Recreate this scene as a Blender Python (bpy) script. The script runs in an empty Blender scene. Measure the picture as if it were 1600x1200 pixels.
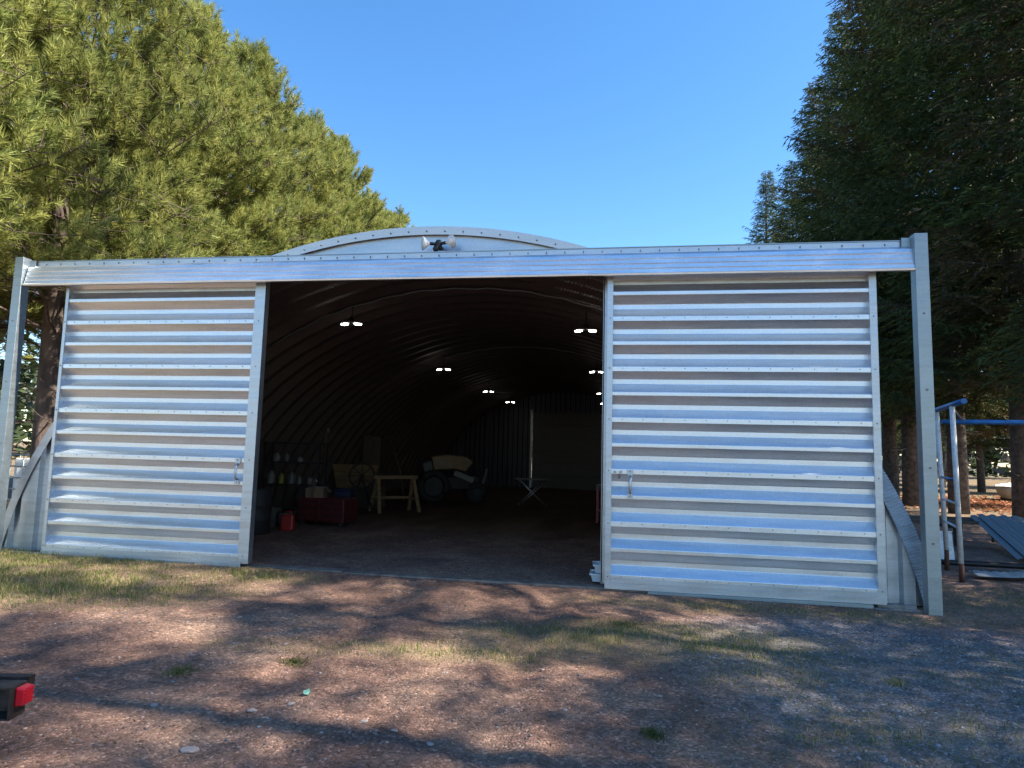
import bpy, bmesh, math, random
import numpy as np
from mathutils import Vector, Matrix

scene = bpy.context.scene
random.seed(7)
rng = np.random.default_rng(11)
PI = math.pi

# ------------------------------------------------------------------ camera
CAM_LOC = Vector((0.0, -8.558, 1.65))
YAW, PITCH, ROLL = 0.162875, 0.104162, 0.025927
fwd = Vector((-math.sin(YAW) * math.cos(PITCH), math.cos(YAW) * math.cos(PITCH), math.sin(PITCH)))
right = Vector((math.cos(YAW), math.sin(YAW), 0))
up = right.cross(fwd)
r2 = right * math.cos(ROLL) + up * math.sin(ROLL)
u2 = -right * math.sin(ROLL) + up * math.cos(ROLL)
cam_data = bpy.data.cameras.new('camera')
cam = bpy.data.objects.new('camera', cam_data)
scene.collection.objects.link(cam)
cam.matrix_world = Matrix(((r2.x, u2.x, -fwd.x, CAM_LOC.x), (r2.y, u2.y, -fwd.y, CAM_LOC.y),
                           (r2.z, u2.z, -fwd.z, CAM_LOC.z), (0, 0, 0, 1)))
cam_data.sensor_width = 36.0
cam_data.lens = 1028.71 / 1600 * 36.0
cam_data.clip_start = 0.05
cam_data.clip_end = 2000
scene.camera = cam

# ------------------------------------------------------------------ sky, sun, exposure
SUN_EL = math.radians(44)
SUN_OFF = math.radians(3)          # how far the sun stands on the camera's side of the facade plane
sun_dir = Vector((math.cos(SUN_OFF) * math.cos(SUN_EL), -math.sin(SUN_OFF) * math.cos(SUN_EL), math.sin(SUN_EL)))
world = bpy.data.worlds.new('World')
scene.world = world
world.use_nodes = True
wn = world.node_tree.nodes
wl = world.node_tree.links
wn.clear()
sky = wn.new('ShaderNodeTexSky')
sky.sky_type = 'NISHITA'
sky.sun_disc = False
sky.sun_elevation = SUN_EL
sky.sun_rotation = math.atan2(sun_dir.x, sun_dir.y)
sky.altitude = 200
sky.air_density = 1.0
sky.dust_density = 0.2
sky.ozone_density = 2.0
bg = wn.new('ShaderNodeBackground')
bg.inputs['Strength'].default_value = 0.106
wo = wn.new('ShaderNodeOutputWorld')
hsv = wn.new('ShaderNodeHueSaturation'); hsv.inputs['Hue'].default_value = 0.5; hsv.inputs['Saturation'].default_value = 1.26; hsv.inputs['Value'].default_value = 1.0
wl.new(sky.outputs['Color'], hsv.inputs['Color'])
wl.new(hsv.outputs['Color'], bg.inputs['Color'])
wl.new(bg.outputs['Background'], wo.inputs['Surface'])
sd = bpy.data.lights.new('sun', 'SUN')
sd.energy = 4.8
sd.angle = math.radians(0.55)
sd.color = (1.0, 0.93, 0.82)
sun = bpy.data.objects.new('sun', sd)
scene.collection.objects.link(sun)
sun.rotation_euler = (-sun_dir).to_track_quat('-Z', 'Y').to_euler()
scene.view_settings.view_transform = 'Standard'
scene.view_settings.look = 'None'
scene.view_settings.gamma = 1.0
scene.view_settings.use_curve_mapping = False
scene.view_settings.exposure = 1.6
scene.cycles.max_bounces = 4
scene.cycles.diffuse_bounces = 2
scene.cycles.glossy_bounces = 3
scene.cycles.transmission_bounces = 2

C = scene.collection

# ------------------------------------------------------------------ helpers
def tag(o, label=None, cat=None, group=None, kind=None):
    if label: o['label'] = label
    if cat: o['category'] = cat
    if group: o['group'] = group
    if kind: o['kind'] = kind
    return o

def thing(name, label, cat, loc=(0, 0, 0), rotz=0.0, group=None):
    o = bpy.data.objects.new(name, None)
    o.empty_display_size = 0.2
    C.objects.link(o)
    o.location = loc
    o.rotation_euler = (0, 0, rotz)
    return tag(o, label, cat, group)

def copy_tree(o, parent=None):
    c = o.copy()
    C.objects.link(c)
    if parent:
        c.parent = parent
        c.matrix_parent_inverse = o.matrix_parent_inverse.copy()
    for ch in list(o.children):
        copy_tree(ch, c)
    return c

class MB:
    """collects shapes and turns them into ONE mesh object"""
    def __init__(s):
        s.v = []; s.f = []; s.smooth = []
    def add(s, vs, fs, smooth=False):
        o = len(s.v)
        s.v += [tuple(x) for x in vs]
        s.f += [tuple(i + o for i in f) for f in fs]
        s.smooth += [smooth] * len(fs)
        return s
    def box(s, x0, x1, y0, y1, z0, z1):
        v = [(x0, y0, z0), (x1, y0, z0), (x1, y1, z0), (x0, y1, z0), (x0, y0, z1), (x1, y0, z1), (x1, y1, z1), (x0, y1, z1)]
        return s.add(v, [(0, 3, 2, 1), (4, 5, 6, 7), (0, 1, 5, 4), (1, 2, 6, 5), (2, 3, 7, 6), (3, 0, 4, 7)])
    def bar(s, a, b, w, h, upv=(0, 0, 1)):
        a = Vector(a); b = Vector(b); d = (b - a).normalized(); upv = Vector(upv)
        if abs(d.dot(upv)) > 0.98: upv = Vector((1, 0, 0))
        sx = d.cross(upv).normalized(); sy = sx.cross(d).normalized()
        v = []
        for p in (a, b):
            for i, j in ((-1, -1), (1, -1), (1, 1), (-1, 1)):
                v.append(p + sx * (i * w / 2) + sy * (j * h / 2))
        return s.add(v, [(3, 2, 1, 0), (4, 5, 6, 7), (0, 1, 5, 4), (1, 2, 6, 5), (2, 3, 7, 6), (3, 0, 4, 7)])
    def tube(s, pts, rad, n=8, cap=True, closed=False):
        pts = [Vector(p) for p in pts]
        rads = rad if isinstance(rad, (list, tuple)) else [rad] * len(pts)
        v = []; f = []
        m = len(pts)
        for i, p in enumerate(pts):
            if closed: d = pts[(i + 1) % m] - pts[i - 1]
            else: d = pts[min(i + 1, m - 1)] - pts[max(i - 1, 0)]
            d = d.normalized()
            ref = Vector((0, 0, 1)) if abs(d.z) < 0.9 else Vector((1, 0, 0))
            a = d.cross(ref).normalized(); b = a.cross(d)
            for k in range(n):
                t = 2 * PI * k / n
                v.append(p + (a * math.cos(t) + b * math.sin(t)) * rads[i])
        for i in range(m if closed else m - 1):
            j = (i + 1) % m
            for k in range(n):
                k2 = (k + 1) % n
                f.append((i * n + k, i * n + k2, j * n + k2, j * n + k))
        s.add(v, f, True)
        if cap and not closed:
            o = len(s.v) - m * n
            s.f.append(tuple(range(o, o + n))); s.smooth.append(False)
            s.f.append(tuple(reversed(range(o + (m - 1) * n, o + m * n)))); s.smooth.append(False)
        return s
    def lathe(s, prof, centre, axis=(0, 0, 1), n=20):
        """prof: list of (distance along axis, radius)"""
        c = Vector(centre); d = Vector(axis).normalized()
        return s.tube([c + d * t for t, r in prof], [max(r, 1e-4) for t, r in prof], n)
    def prism(s, poly, a, b):
        """poly in the plane spanned by callables; a, b: functions (u, v) -> point for both ends"""
        n = len(poly)
        v = [a(*p) for p in poly] + [b(*p) for p in poly]
        f = [tuple(range(n)), tuple(reversed(range(n, 2 * n)))]
        f += [(i, i + n, (i + 1) % n + n, (i + 1) % n) for i in range(n)]
        return s.add(v, f)
    def strip_x(s, prof, x0, x1):
        """profile of (y, z) swept along x, open sheet"""
        n = len(prof)
        v = [(x0, y, z) for y, z in prof] + [(x1, y, z) for y, z in prof]
        return s.add(v, [(i, i + n, i + 1 + n, i + 1) for i in range(n - 1)])
    def strip_z(s, prof, z0, z1):
        n = len(prof)
        v = [(x, y, z0) for x, y in prof] + [(x, y, z1) for x, y in prof]
        return s.add(v, [(i, i + 1, i + 1 + n, i + n) for i in range(n - 1)])
    def mesh(s, name):
        me = bpy.data.meshes.new(name)
        me.from_pydata(s.v, [], s.f)
        me.polygons.foreach_set('use_smooth', s.smooth)
        bm = bmesh.new(); bm.from_mesh(me)
        bmesh.ops.recalc_face_normals(bm, faces=bm.faces)
        bm.to_mesh(me); bm.free()
        me.update()
        return me
    def build(s, name, mat, parent=None, bevel=0.0, origin=None):
        me = s.mesh(name)
        o = bpy.data.objects.new(name, me)
        C.objects.link(o)
        me.materials.append(mat)
        if parent: o.parent = parent
        if origin is not None:      # mesh is in world space, root stands at origin
            o.matrix_parent_inverse = Matrix.Translation(-Vector(origin))
        if bevel:
            b = o.modifiers.new('bevel', 'BEVEL'); b.width = bevel; b.segments = 2; b.limit_method = 'ANGLE'
        return o

def fast_mesh(name, verts, faces_n, idx, mat, col=None, smooth=False):
    """numpy mesh: faces all with faces_n corners; col = colour per vertex"""
    me = bpy.data.meshes.new(name)
    nf = len(idx) // faces_n
    me.vertices.add(len(verts)); me.vertices.foreach_set('co', np.asarray(verts, np.float32).ravel())
    me.loops.add(len(idx)); me.loops.foreach_set('vertex_index', np.asarray(idx, np.int32))
    me.polygons.add(nf)
    me.polygons.foreach_set('loop_start', np.arange(0, nf * faces_n, faces_n, dtype=np.int32))
    me.polygons.foreach_set('loop_total', np.full(nf, faces_n, dtype=np.int32))
    if smooth: me.polygons.foreach_set('use_smooth', np.ones(nf, bool))
    if col is not None:
        ca = me.color_attributes.new('tint', 'FLOAT_COLOR', 'POINT')
        c4 = np.ones((len(verts), 4), np.float32); c4[:, :np.shape(col)[1]] = col
        ca.data.foreach_set('color', c4.ravel())
    me.materials.append(mat)
    me.update()
    me.validate()
    return me

def link(name, me, parent=None):
    o = bpy.data.objects.new(name, me); C.objects.link(o)
    if parent: o.parent = parent
    return o

def hash2(ix, iy, seed):
    n = (ix.astype(np.int64) * 374761393 + iy.astype(np.int64) * 668265263 + seed * 974711) & 0x7fffffff
    n = ((n ^ (n >> 13)) * 1274126177) & 0x7fffffff
    return ((n ^ (n >> 16)) & 0xffff) / 65535.0

def vnoise(x, y, seed=0):
    x = np.asarray(x, float); y = np.asarray(y, float)
    ix = np.floor(x); iy = np.floor(y); fx = x - ix; fy = y - iy
    fx = fx * fx * (3 - 2 * fx); fy = fy * fy * (3 - 2 * fy)
    a = hash2(ix, iy, seed); b = hash2(ix + 1, iy, seed); c = hash2(ix, iy + 1, seed); d = hash2(ix + 1, iy + 1, seed)
    return (a * (1 - fx) + b * fx) * (1 - fy) + (c * (1 - fx) + d * fx) * fy

def fbm(x, y, seed=0, o=4):
    s = 0; a = 0.5; t = 0
    for k in range(o):
        s = s + a * vnoise(x * 2 ** k, y * 2 ** k, seed + k); t += a; a *= 0.5
    return s / t

# ------------------------------------------------------------------ materials
def nodemat(name):
    m = bpy.data.materials.new(name); m.use_nodes = True
    nt = m.node_tree; p = nt.nodes['Principled BSDF']
    return m, nt, p

def mat(name, col, rough=0.6, metal=0.0, var=0.15, scale=6.0, bump=0.0, bscale=40.0, col2=None, stretch=(1, 1, 1), spec=0.5, emit=0.0):
    m, nt, p = nodemat(name)
    tc = nt.nodes.new('ShaderNodeTexCoord'); mp = nt.nodes.new('ShaderNodeMapping'); mp.inputs['Scale'].default_value = stretch
    nt.links.new(tc.outputs['Object'], mp.inputs['Vector'])
    nz = nt.nodes.new('ShaderNodeTexNoise'); nz.inputs['Scale'].default_value = scale; nz.inputs['Detail'].default_value = 3
    nt.links.new(mp.outputs['Vector'], nz.inputs['Vector'])
    rp = nt.nodes.new('ShaderNodeValToRGB')
    a = [c * (1 - var) for c in col]; b = [min(1, c * (1 + var)) for c in (col2 or col)]
    rp.color_ramp.elements[0].position = 0.3; rp.color_ramp.elements[1].position = 0.7
    rp.color_ramp.elements[0].color = (*a, 1); rp.color_ramp.elements[1].color = (*b, 1)
    nt.links.new(nz.outputs['Fac'], rp.inputs['Fac']); nt.links.new(rp.outputs['Color'], p.inputs['Base Color'])
    p.inputs['Roughness'].default_value = rough; p.inputs['Metallic'].default_value = metal
    p.inputs['Specular IOR Level'].default_value = spec
    if bump:
        n2 = nt.nodes.new('ShaderNodeTexNoise'); n2.inputs['Scale'].default_value = bscale; n2.inputs['Detail'].default_value = 4
        nt.links.new(mp.outputs['Vector'], n2.inputs['Vector'])
        bp = nt.nodes.new('ShaderNodeBump'); bp.inputs['Strength'].default_value = bump; bp.inputs['Distance'].default_value = 0.02
        nt.links.new(n2.outputs['Fac'], bp.inputs['Height']); nt.links.new(bp.outputs['Normal'], p.inputs['Normal'])
    if emit:
        p.inputs['Emission Color'].default_value = (*col, 1); p.inputs['Emission Strength'].default_value = emit
    return m

def galvanised(name, col, rough, dent=0.12, metal=0.9):
    """zinc coated sheet: fine spangle, long faint streaks, shallow dents, roughness that wanders"""
    m, nt, p = nodemat(name)
    N = nt.nodes.new; L = nt.links.new
    tc = N('ShaderNodeTexCoord')
    vo = N('ShaderNodeTexVoronoi'); vo.inputs['Scale'].default_value = 55
    L(tc.outputs['Object'], vo.inputs['Vector'])
    mp = N('ShaderNodeMapping'); mp.inputs['Scale'].default_value = (0.6, 3, 9)
    L(tc.outputs['Object'], mp.inputs['Vector'])
    st = N('ShaderNodeTexNoise'); st.inputs['Scale'].default_value = 2.2; st.inputs['Detail'].default_value = 4; st.inputs['Roughness'].default_value = 0.65
    L(mp.outputs['Vector'], st.inputs['Vector'])
    mx = N('ShaderNodeMath'); mx.operation = 'MULTIPLY_ADD'; mx.inputs[1].default_value = 0.16
    sep = N('ShaderNodeSeparateColor'); L(vo.outputs['Color'], sep.inputs['Color'])
    L(sep.outputs['Red'], mx.inputs[0]); L(st.outputs['Fac'], mx.inputs[2])
    rp = N('ShaderNodeValToRGB')
    rp.color_ramp.elements[0].position = 0.3; rp.color_ramp.elements[0].color = (*[c * 0.82 for c in col], 1)
    rp.color_ramp.elements[1].position = 0.8; rp.color_ramp.elements[1].color = (*[min(1, c * 1.1) for c in col], 1)
    L(mx.outputs['Value'], rp.inputs['Fac']); L(rp.outputs['Color'], p.inputs['Base Color'])
    mr = N('ShaderNodeMapRange'); mr.inputs['To Min'].default_value = rough - 0.08; mr.inputs['To Max'].default_value = rough + 0.12
    L(mx.outputs['Value'], mr.inputs['Value']); L(mr.outputs['Result'], p.inputs['Roughness'])
    p.inputs['Metallic'].default_value = metal
    dn = N('ShaderNodeTexNoise'); dn.inputs['Scale'].default_value = 2.4; dn.inputs['Detail'].default_value = 1
    mp2 = N('ShaderNodeMapping'); mp2.inputs['Scale'].default_value = (1, 1, 2)
    L(tc.outputs['Object'], mp2.inputs['Vector']); L(mp2.outputs['Vector'], dn.inputs['Vector'])
    bp = N('ShaderNodeBump'); bp.inputs['Strength'].default_value = dent; bp.inputs['Distance'].default_value = 0.05
    L(dn.outputs['Fac'], bp.inputs['Height']); L(bp.outputs['Normal'], p.inputs['Normal'])
    return m

M = {}
M['galv'] = galvanised('galvanised_sheet', (0.74, 0.75, 0.77), 0.35, dent=0.10)
M['galv_flat'] = galvanised('galvanised_trim', (0.56, 0.59, 0.62), 0.4, dent=0.15)
M['galv_post'] = galvanised('galvanised_post', (0.36, 0.41, 0.43), 0.42, dent=0.1)
M['galv_head'] = galvanised('galvanised_header', (0.78, 0.80, 0.83), 0.32, dent=0.06)
M['galv_rim'] = galvanised('galvanised_rim', (0.52, 0.55, 0.59), 0.4, dent=0.1)
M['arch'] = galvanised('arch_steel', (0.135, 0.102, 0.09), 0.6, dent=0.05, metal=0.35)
M['bolt'] = mat('bolt_steel', (0.2, 0.2, 0.21), 0.5, 0.8)
M['black'] = mat('black_plastic', (0.012, 0.012, 0.014), 0.45, var=0.3)
M['white_enamel'] = mat('white_enamel', (0.8, 0.79, 0.75), 0.4, var=0.06)
M['red'] = mat('red_paint', (0.36, 0.02, 0.02), 0.4, var=0.25)
M['red_plastic'] = mat('red_plastic', (0.33, 0.018, 0.012), 0.45, var=0.1)
M['dark_red'] = mat('dark_red_paint', (0.075, 0.010, 0.011), 0.5, var=0.3)
M['blue_paint'] = mat('blue_paint', (0.03, 0.16, 0.42), 0.45, var=0.25, scale=9)
M['white_paint'] = mat('chipped_white_paint', (0.78, 0.78, 0.76), 0.5, var=0.18, scale=14, bump=0.1)
M['rust'] = mat('rust', (0.13, 0.055, 0.03), 0.85, var=0.4, scale=20, bump=0.3)
M['rusty_steel'] = mat('rusty_dark_steel', (0.045, 0.035, 0.032), 0.6, 0.5, var=0.5, scale=14, bump=0.2)
M['wood'] = mat('new_pine_wood', (0.22, 0.13, 0.06), 0.7, var=0.25, scale=3, stretch=(1, 1, 8), bump=0.1)
M['old_wood'] = mat('weathered_wood', (0.09, 0.068, 0.052), 0.85, var=0.35, scale=4, stretch=(2, 2, 14), bump=0.3)
M['card'] = mat('cardboard', (0.17, 0.105, 0.065), 0.85, var=0.1)
M['blue_box'] = mat('dark_blue_plastic', (0.008, 0.014, 0.045), 0.5)
M['yellow'] = mat('yellow_paint', (0.17, 0.10, 0.03), 0.45, var=0.2)
M['tyre'] = mat('rubber', (0.02, 0.02, 0.02), 0.85)
M['iron'] = mat('dark_iron', (0.03, 0.027, 0.027), 0.6, 0.4)
M['concrete'] = mat('concrete', (0.30, 0.27, 0.24), 0.9, var=0.25, scale=9, bump=0.3)
M['dusty_sill'] = mat('dusty_sill', (0.20, 0.15, 0.12), 0.95, var=0.35, scale=7, bump=0.4)
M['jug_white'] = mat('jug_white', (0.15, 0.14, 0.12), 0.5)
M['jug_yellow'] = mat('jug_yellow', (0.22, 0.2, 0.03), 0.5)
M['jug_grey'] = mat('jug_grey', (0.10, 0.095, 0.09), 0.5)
M['tote'] = mat('tote_plastic', (0.7, 0.72, 0.73), 0.4, var=0.1)
M['hull'] = mat('boat_hull', (0.36, 0.32, 0.25), 0.5, var=0.15)
M['bark_pine'] = mat('pine_bark', (0.105, 0.075, 0.06), 0.95, var=0.55, scale=5, stretch=(1, 1, .35), bump=1.0, bscale=14)
M['bark_spruce'] = mat('spruce_bark', (0.10, 0.08, 0.068), 0.95, var=0.5, scale=9, bump=0.9, bscale=22)
M['bark_grey'] = mat('grey_bark', (0.20, 0.175, 0.155), 0.95, var=0.3, scale=9)
M['stone'] = mat('pale_stone', (0.36, 0.30, 0.265), 0.85, var=0.2, scale=20, bump=0.3)
M['stone_dark'] = mat('brown_stone', (0.25, 0.19, 0.17), 0.9, var=0.2, scale=20, bump=0.3)
M['leaf_green'] = mat('mint_scrap', (0.16, 0.36, 0.27), 0.6, var=0.1)
M['lamp'] = mat('lit_lamp', (1.0, 0.97, 0.92), 0.4, emit=14.0, var=0.0)
M['tail_lens'] = mat('red_lens', (0.42, 0.008, 0.02), 0.2, var=0.1)
M['clear_plastic'] = mat('milky_sheet', (0.4, 0.4, 0.39), 0.3, var=0.2)
M['sheet_steel'] = galvanised('stacked_sheet_steel', (0.22, 0.24, 0.25), 0.6, metal=0.3)
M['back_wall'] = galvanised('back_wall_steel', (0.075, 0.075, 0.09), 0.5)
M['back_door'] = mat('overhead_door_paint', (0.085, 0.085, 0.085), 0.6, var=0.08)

def foliage_mat(name, trans=0.3, rough=0.55, spec=0.18):
    m = bpy.data.materials.new(name); m.use_nodes = True
    nt = m.node_tree; nt.nodes.clear()
    at = nt.nodes.new('ShaderNodeAttribute'); at.attribute_name = 'tint'
    oi = nt.nodes.new('ShaderNodeObjectInfo')
    hs = nt.nodes.new('ShaderNodeHueSaturation')
    mr = nt.nodes.new('ShaderNodeMapRange'); mr.inputs['To Min'].default_value = 0.85; mr.inputs['To Max'].default_value = 1.15
    nt.links.new(oi.outputs['Random'], mr.inputs['Value']); nt.links.new(mr.outputs['Result'], hs.inputs['Value'])
    nt.links.new(at.outputs['Color'], hs.inputs['Color'])
    pb = nt.nodes.new('ShaderNodeBsdfPrincipled'); pb.inputs['Roughness'].default_value = rough; pb.inputs['Specular IOR Level'].default_value = spec
    tr = nt.nodes.new('ShaderNodeBsdfTranslucent')
    nt.links.new(hs.outputs['Color'], pb.inputs['Base Color']); nt.links.new(hs.outputs['Color'], tr.inputs['Color'])
    mx = nt.nodes.new('ShaderNodeMixShader'); mx.inputs['Fac'].default_value = trans
    nt.links.new(pb.outputs['BSDF'], mx.inputs[1]); nt.links.new(tr.outputs['BSDF'], mx.inputs[2])
    out = nt.nodes.new('ShaderNodeOutputMaterial'); nt.links.new(mx.outputs['Shader'], out.inputs['Surface'])
    return m
M['pine_needles'] = foliage_mat('pine_needles', 0.4)
M['spruce_needles'] = foliage_mat('spruce_needles', 0.25, 0.6)
M['grass'] = foliage_mat('grass_blades', 0.3)

# ------------------------------------------------------------------ ground
def blob(x, y, cx, cy, rx, ry, rot=0.0):
    c, s = math.cos(rot), math.sin(rot)
    u = ((x - cx) * c + (y - cy) * s) / rx; v = (-(x - cx) * s + (y - cy) * c) / ry
    return np.clip(1.35 - np.sqrt(u * u + v * v), 0, 1)

def grass_mask(x, y):
    n = fbm(x * 0.9, y * 1.3, 3); n2 = fbm(x * 3.1, y * 4.1, 9)
    g = np.maximum.reduce([
        1.0 * blob(x, y, -8.6, -1.0, 3.8, 1.3, 0.05), 0.9 * blob(x, y, -6.2, -1.9, 1.9, 1.0, 0.2), 0.75 * blob(x, y, -4.6, -0.6, .9, .45),
        0.85 * blob(x, y, 0.3, -2.25, 1.7, .7, 0.1), 0.6 * blob(x, y, -1.6, -3.05, 1.6, .32, 0.15), 0.7 * blob(x, y, 1.5, -0.62, 1.9, .3, 0.0),
        0.42 * blob(x, y, 1.9, -4.0, 1.3, .8, .2), 0.32 * blob(x, y, 3.2, -2.6, 1.2, 1.0), 0.5 * blob(x, y, 1.3, -2.9, .8, .7),
        0.55 * blob(x, y, 6.0, 0.5, 2.4, 1.6), 0.7 * blob(x, y, -11, -4, 3, 2.5), 0.8 * blob(x, y, 17, 30, 6, 5), 0.7 * blob(x, y, -14, 2, 4, 6)])
    g = np.clip(g * (0.35 + 1.3 * n) * (0.55 + 0.9 * n2), 0, 1)
    inside = (y > 0.02) & (x > -9.0) & (x < 3.6)
    return np.where(inside, 0, g)

def gravel_mask(x, y):
    n = fbm(x * 1.4, y * 1.8, 21)
    return np.clip(2.0 * np.maximum(blob(x, y, 2.45, -2.3, 1.8, 1.4, 0.15), .8 * blob(x, y, 2.0, -3.6, 1.1, .9)) * (0.3 + 1.2 * n), 0, 1)

def hgt(x, y):
    x = np.asarray(x, float); y = np.asarray(y, float)
    h = -0.0060 * (np.clip(x, -12, 8) + 2.7)
    near = np.clip((-y - 0.1) / 0.8, 0, 1)
    h = h + (fbm(x * 0.55, y * 0.8, 31) - 0.5) * 0.09 * near + (fbm(x * 3.0, y * 3.0, 41, 4) - 0.5) * 0.05 * near
    for xc in (-2.35, -0.75):                 # wheel ruts of the drive
        cx = xc + 0.06 * np.sin(y * 0.8)
        h = h + (-0.030 * np.exp(-((x - cx) / 0.16) ** 2) + 0.014 * np.exp(-((np.abs(x - cx) - .26) / 0.09) ** 2)) * near * (.6 + .8 * vnoise(x * 1.3, y * 1.7, 71))
    far = np.clip((np.hypot(x, y) - 30) / 60, 0, 1)
    return h + far * (fbm(x * 0.02, y * 0.02, 51) - 0.4) * 3.0

def axis_steps(lo, hi, step, far, growth=1.22):
    a = list(np.arange(lo, hi + 1e-6, step)); s = step; p = hi
    while p < far: s *= growth; p += s; a.append(p)
    s = step; p = lo; b = []
    while p > -far: s *= growth; p -= s; b.append(p)
    return np.array(b[::-1] + a)
gx = axis_steps(-9.5, 6.0, 0.055, 700); gy = axis_steps(-6.2, 1.0, 0.05, 700)
GX, GY = np.meshgrid(gx, gy)
GZ = hgt(GX, GY)
gv = np.stack([GX.ravel(), GY.ravel(), GZ.ravel()], 1)
nx_, ny_ = len(gx), len(gy)
ii = np.arange((ny_ - 1) * nx_).reshape(ny_ - 1, nx_)[:, :-1].ravel()
gidx = np.stack([ii, ii + 1, ii + 1 + nx_, ii + nx_], 1).ravel()

def ground_material():
    m, nt, p = nodemat('dirt_drive'); N = nt.nodes.new; L = nt.links.new
    at = N('ShaderNodeAttribute'); at.attribute_name = 'tint'
    sp = N('ShaderNodeSeparateColor'); L(at.outputs['Color'], sp.inputs['Color'])
    tc = N('ShaderNodeTexCoord')
    def noise(scale, detail=6, rough=0.6, dist=0.0):
        n = N('ShaderNodeTexNoise'); n.inputs['Scale'].default_value = scale; n.inputs['Detail'].default_value = detail
        n.inputs['Roughness'].default_value = rough; n.inputs['Distortion'].default_value = dist
        L(tc.outputs['Object'], n.inputs['Vector']); return n
    def ramp(src, stops):
        r = N('ShaderNodeValToRGB'); e = r.color_ramp.elements
        while len(e) < len(stops): e.new(0.5)
        for k, (pos, c) in enumerate(stops): e[k].position = pos; e[k].color = (*c, 1)
        L(src, r.inputs['Fac']); return r
    def mix(fac, a, b, mode='MIX'):
        x = N('ShaderNodeMix'); x.data_type = 'RGBA'; x.blend_type = mode
        if isinstance(fac, float): x.inputs['Factor'].default_value = fac
        else: L(fac, x.inputs['Factor'])
        L(a, x.inputs['A']); L(b, x.inputs['B']); return x.outputs['Result']
    big = noise(0.9, 5, 0.65, 0.4); mid = noise(7, 4, 0.72); fine = noise(60, 2, 0.75)
    dirt = ramp(big.outputs['Fac'], [(0.30, (0.135, 0.082, 0.064)), (0.5, (0.215, 0.132, 0.099)), (0.72, (0.315, 0.215, 0.155))])
    dirt2 = ramp(mid.outputs['Fac'], [(0.32, (0.35, 0.34, 0.34)), (0.68, (0.78, 0.76, 0.74))])
    c = mix(0.6, dirt.outputs['Color'], dirt2.outputs['Color'], 'OVERLAY')
    peb = N('ShaderNodeTexVoronoi'); peb.inputs['Scale'].default_value = 58; L(tc.outputs['Object'], peb.inputs['Vector'])
    ps = N('ShaderNodeSeparateColor'); L(peb.outputs['Color'], ps.inputs['Color'])
    pc = ramp(ps.outputs['Red'], [(0.0, (0.42, 0.40, 0.40)), (0.55, (0.92, 0.9, 0.88)), (0.86, (1.15, 1.1, 1.08)), (1.0, (2.2, 2.1, 2.05))])
    c = mix(0.75, c, pc.outputs['Color'], 'MULTIPLY')
    gr = ramp(mid.outputs['Fac'], [(0.3, (0.10, 0.10, 0.11)), (0.7, (0.25, 0.25, 0.265))])
    gr2 = mix(0.8, gr.outputs['Color'], pc.outputs['Color'], 'MULTIPLY')
    c = mix(sp.outputs['Green'], c, gr2)
    tan = ramp(fine.outputs['Fac'], [(0.3, (0.10, 0.075, 0.04)), (0.7, (0.30, 0.24, 0.13))])
    gm = N('ShaderNodeMath'); gm.operation = 'MULTIPLY'; gm.inputs[1].default_value = 0.8; L(sp.outputs['Red'], gm.inputs[0])
    c = mix(gm.outputs['Value'], c, tan.outputs['Color'])
    saw = ramp(fine.outputs['Fac'], [(0.3, (0.16, 0.10, 0.05)), (0.7, (0.34, 0.22, 0.11))])
    c = mix(sp.outputs['Blue'], c, saw.outputs['Color'])
    al = ramp(at.outputs['Alpha'], [(0.0, (0.26, 0.22, 0.20)), (1.0, (1, 1, 1))])  # interior shade multiplied into the floor colour
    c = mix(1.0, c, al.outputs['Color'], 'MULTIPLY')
    L(c, p.inputs['Base Color']); p.inputs['Roughness'].default_value = 0.95; p.inputs['Specular IOR Level'].default_value = 0.2
    b1 = N('ShaderNodeBump'); b1.inputs['Strength'].default_value = 0.7; b1.inputs['Distance'].default_value = 0.02
    L(mid.outputs['Fac'], b1.inputs['Height'])
    b2 = N('ShaderNodeBump'); b2.inputs['Strength'].default_value = 0.8; b2.inputs['Distance'].default_value = 0.012
    L(peb.outputs['Distance'], b2.inputs['Height']); b2.invert = True; L(b1.outputs['Normal'], b2.inputs['Normal'])
    b3 = N('ShaderNodeBump'); b3.inputs['Strength'].default_value = 0.5; b3.inputs['Distance'].default_value = 0.008
    L(fine.outputs['Fac'], b3.inputs['Height']); L(b2.outputs['Normal'], b3.inputs['Normal'])
    L(b3.outputs['Normal'], p.inputs['Normal'])
    return m
far_g = np.clip((np.hypot(GX + 2, GY + 2) - 14) / 12, 0, 1) * np.clip(0.3 + 1.2 * fbm(GX * .15, GY * .15, 77), 0, 1)
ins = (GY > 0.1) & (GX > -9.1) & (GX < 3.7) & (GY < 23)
far_g = np.where(ins, 0, far_g)
saw_m = np.where(ins, np.clip(1.3 * blob(GX, GY, -2.8, 7.5, 2.6, 2.6) * (0.2 + 1.3 * fbm(GX * 1.5, GY * .8, 5)), 0, 1) * 0.8, 0)
gcol = np.stack([np.maximum(grass_mask(GX, GY), far_g).ravel(), gravel_mask(GX, GY).ravel(), saw_m.ravel(), np.where(ins, np.clip(1.5 - (GY - .3) / 5.0 + (fbm(GX * 2, GY * 2, 13) - .5), 0, 1), 1).ravel()], 1)  # alpha: floor painted darker deeper inside, imitating daylight falling off
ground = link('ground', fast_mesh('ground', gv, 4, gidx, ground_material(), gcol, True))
tag(ground, 'reddish dirt and gravel yard with thin grass running into the shed', None, None, 'structure')

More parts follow.
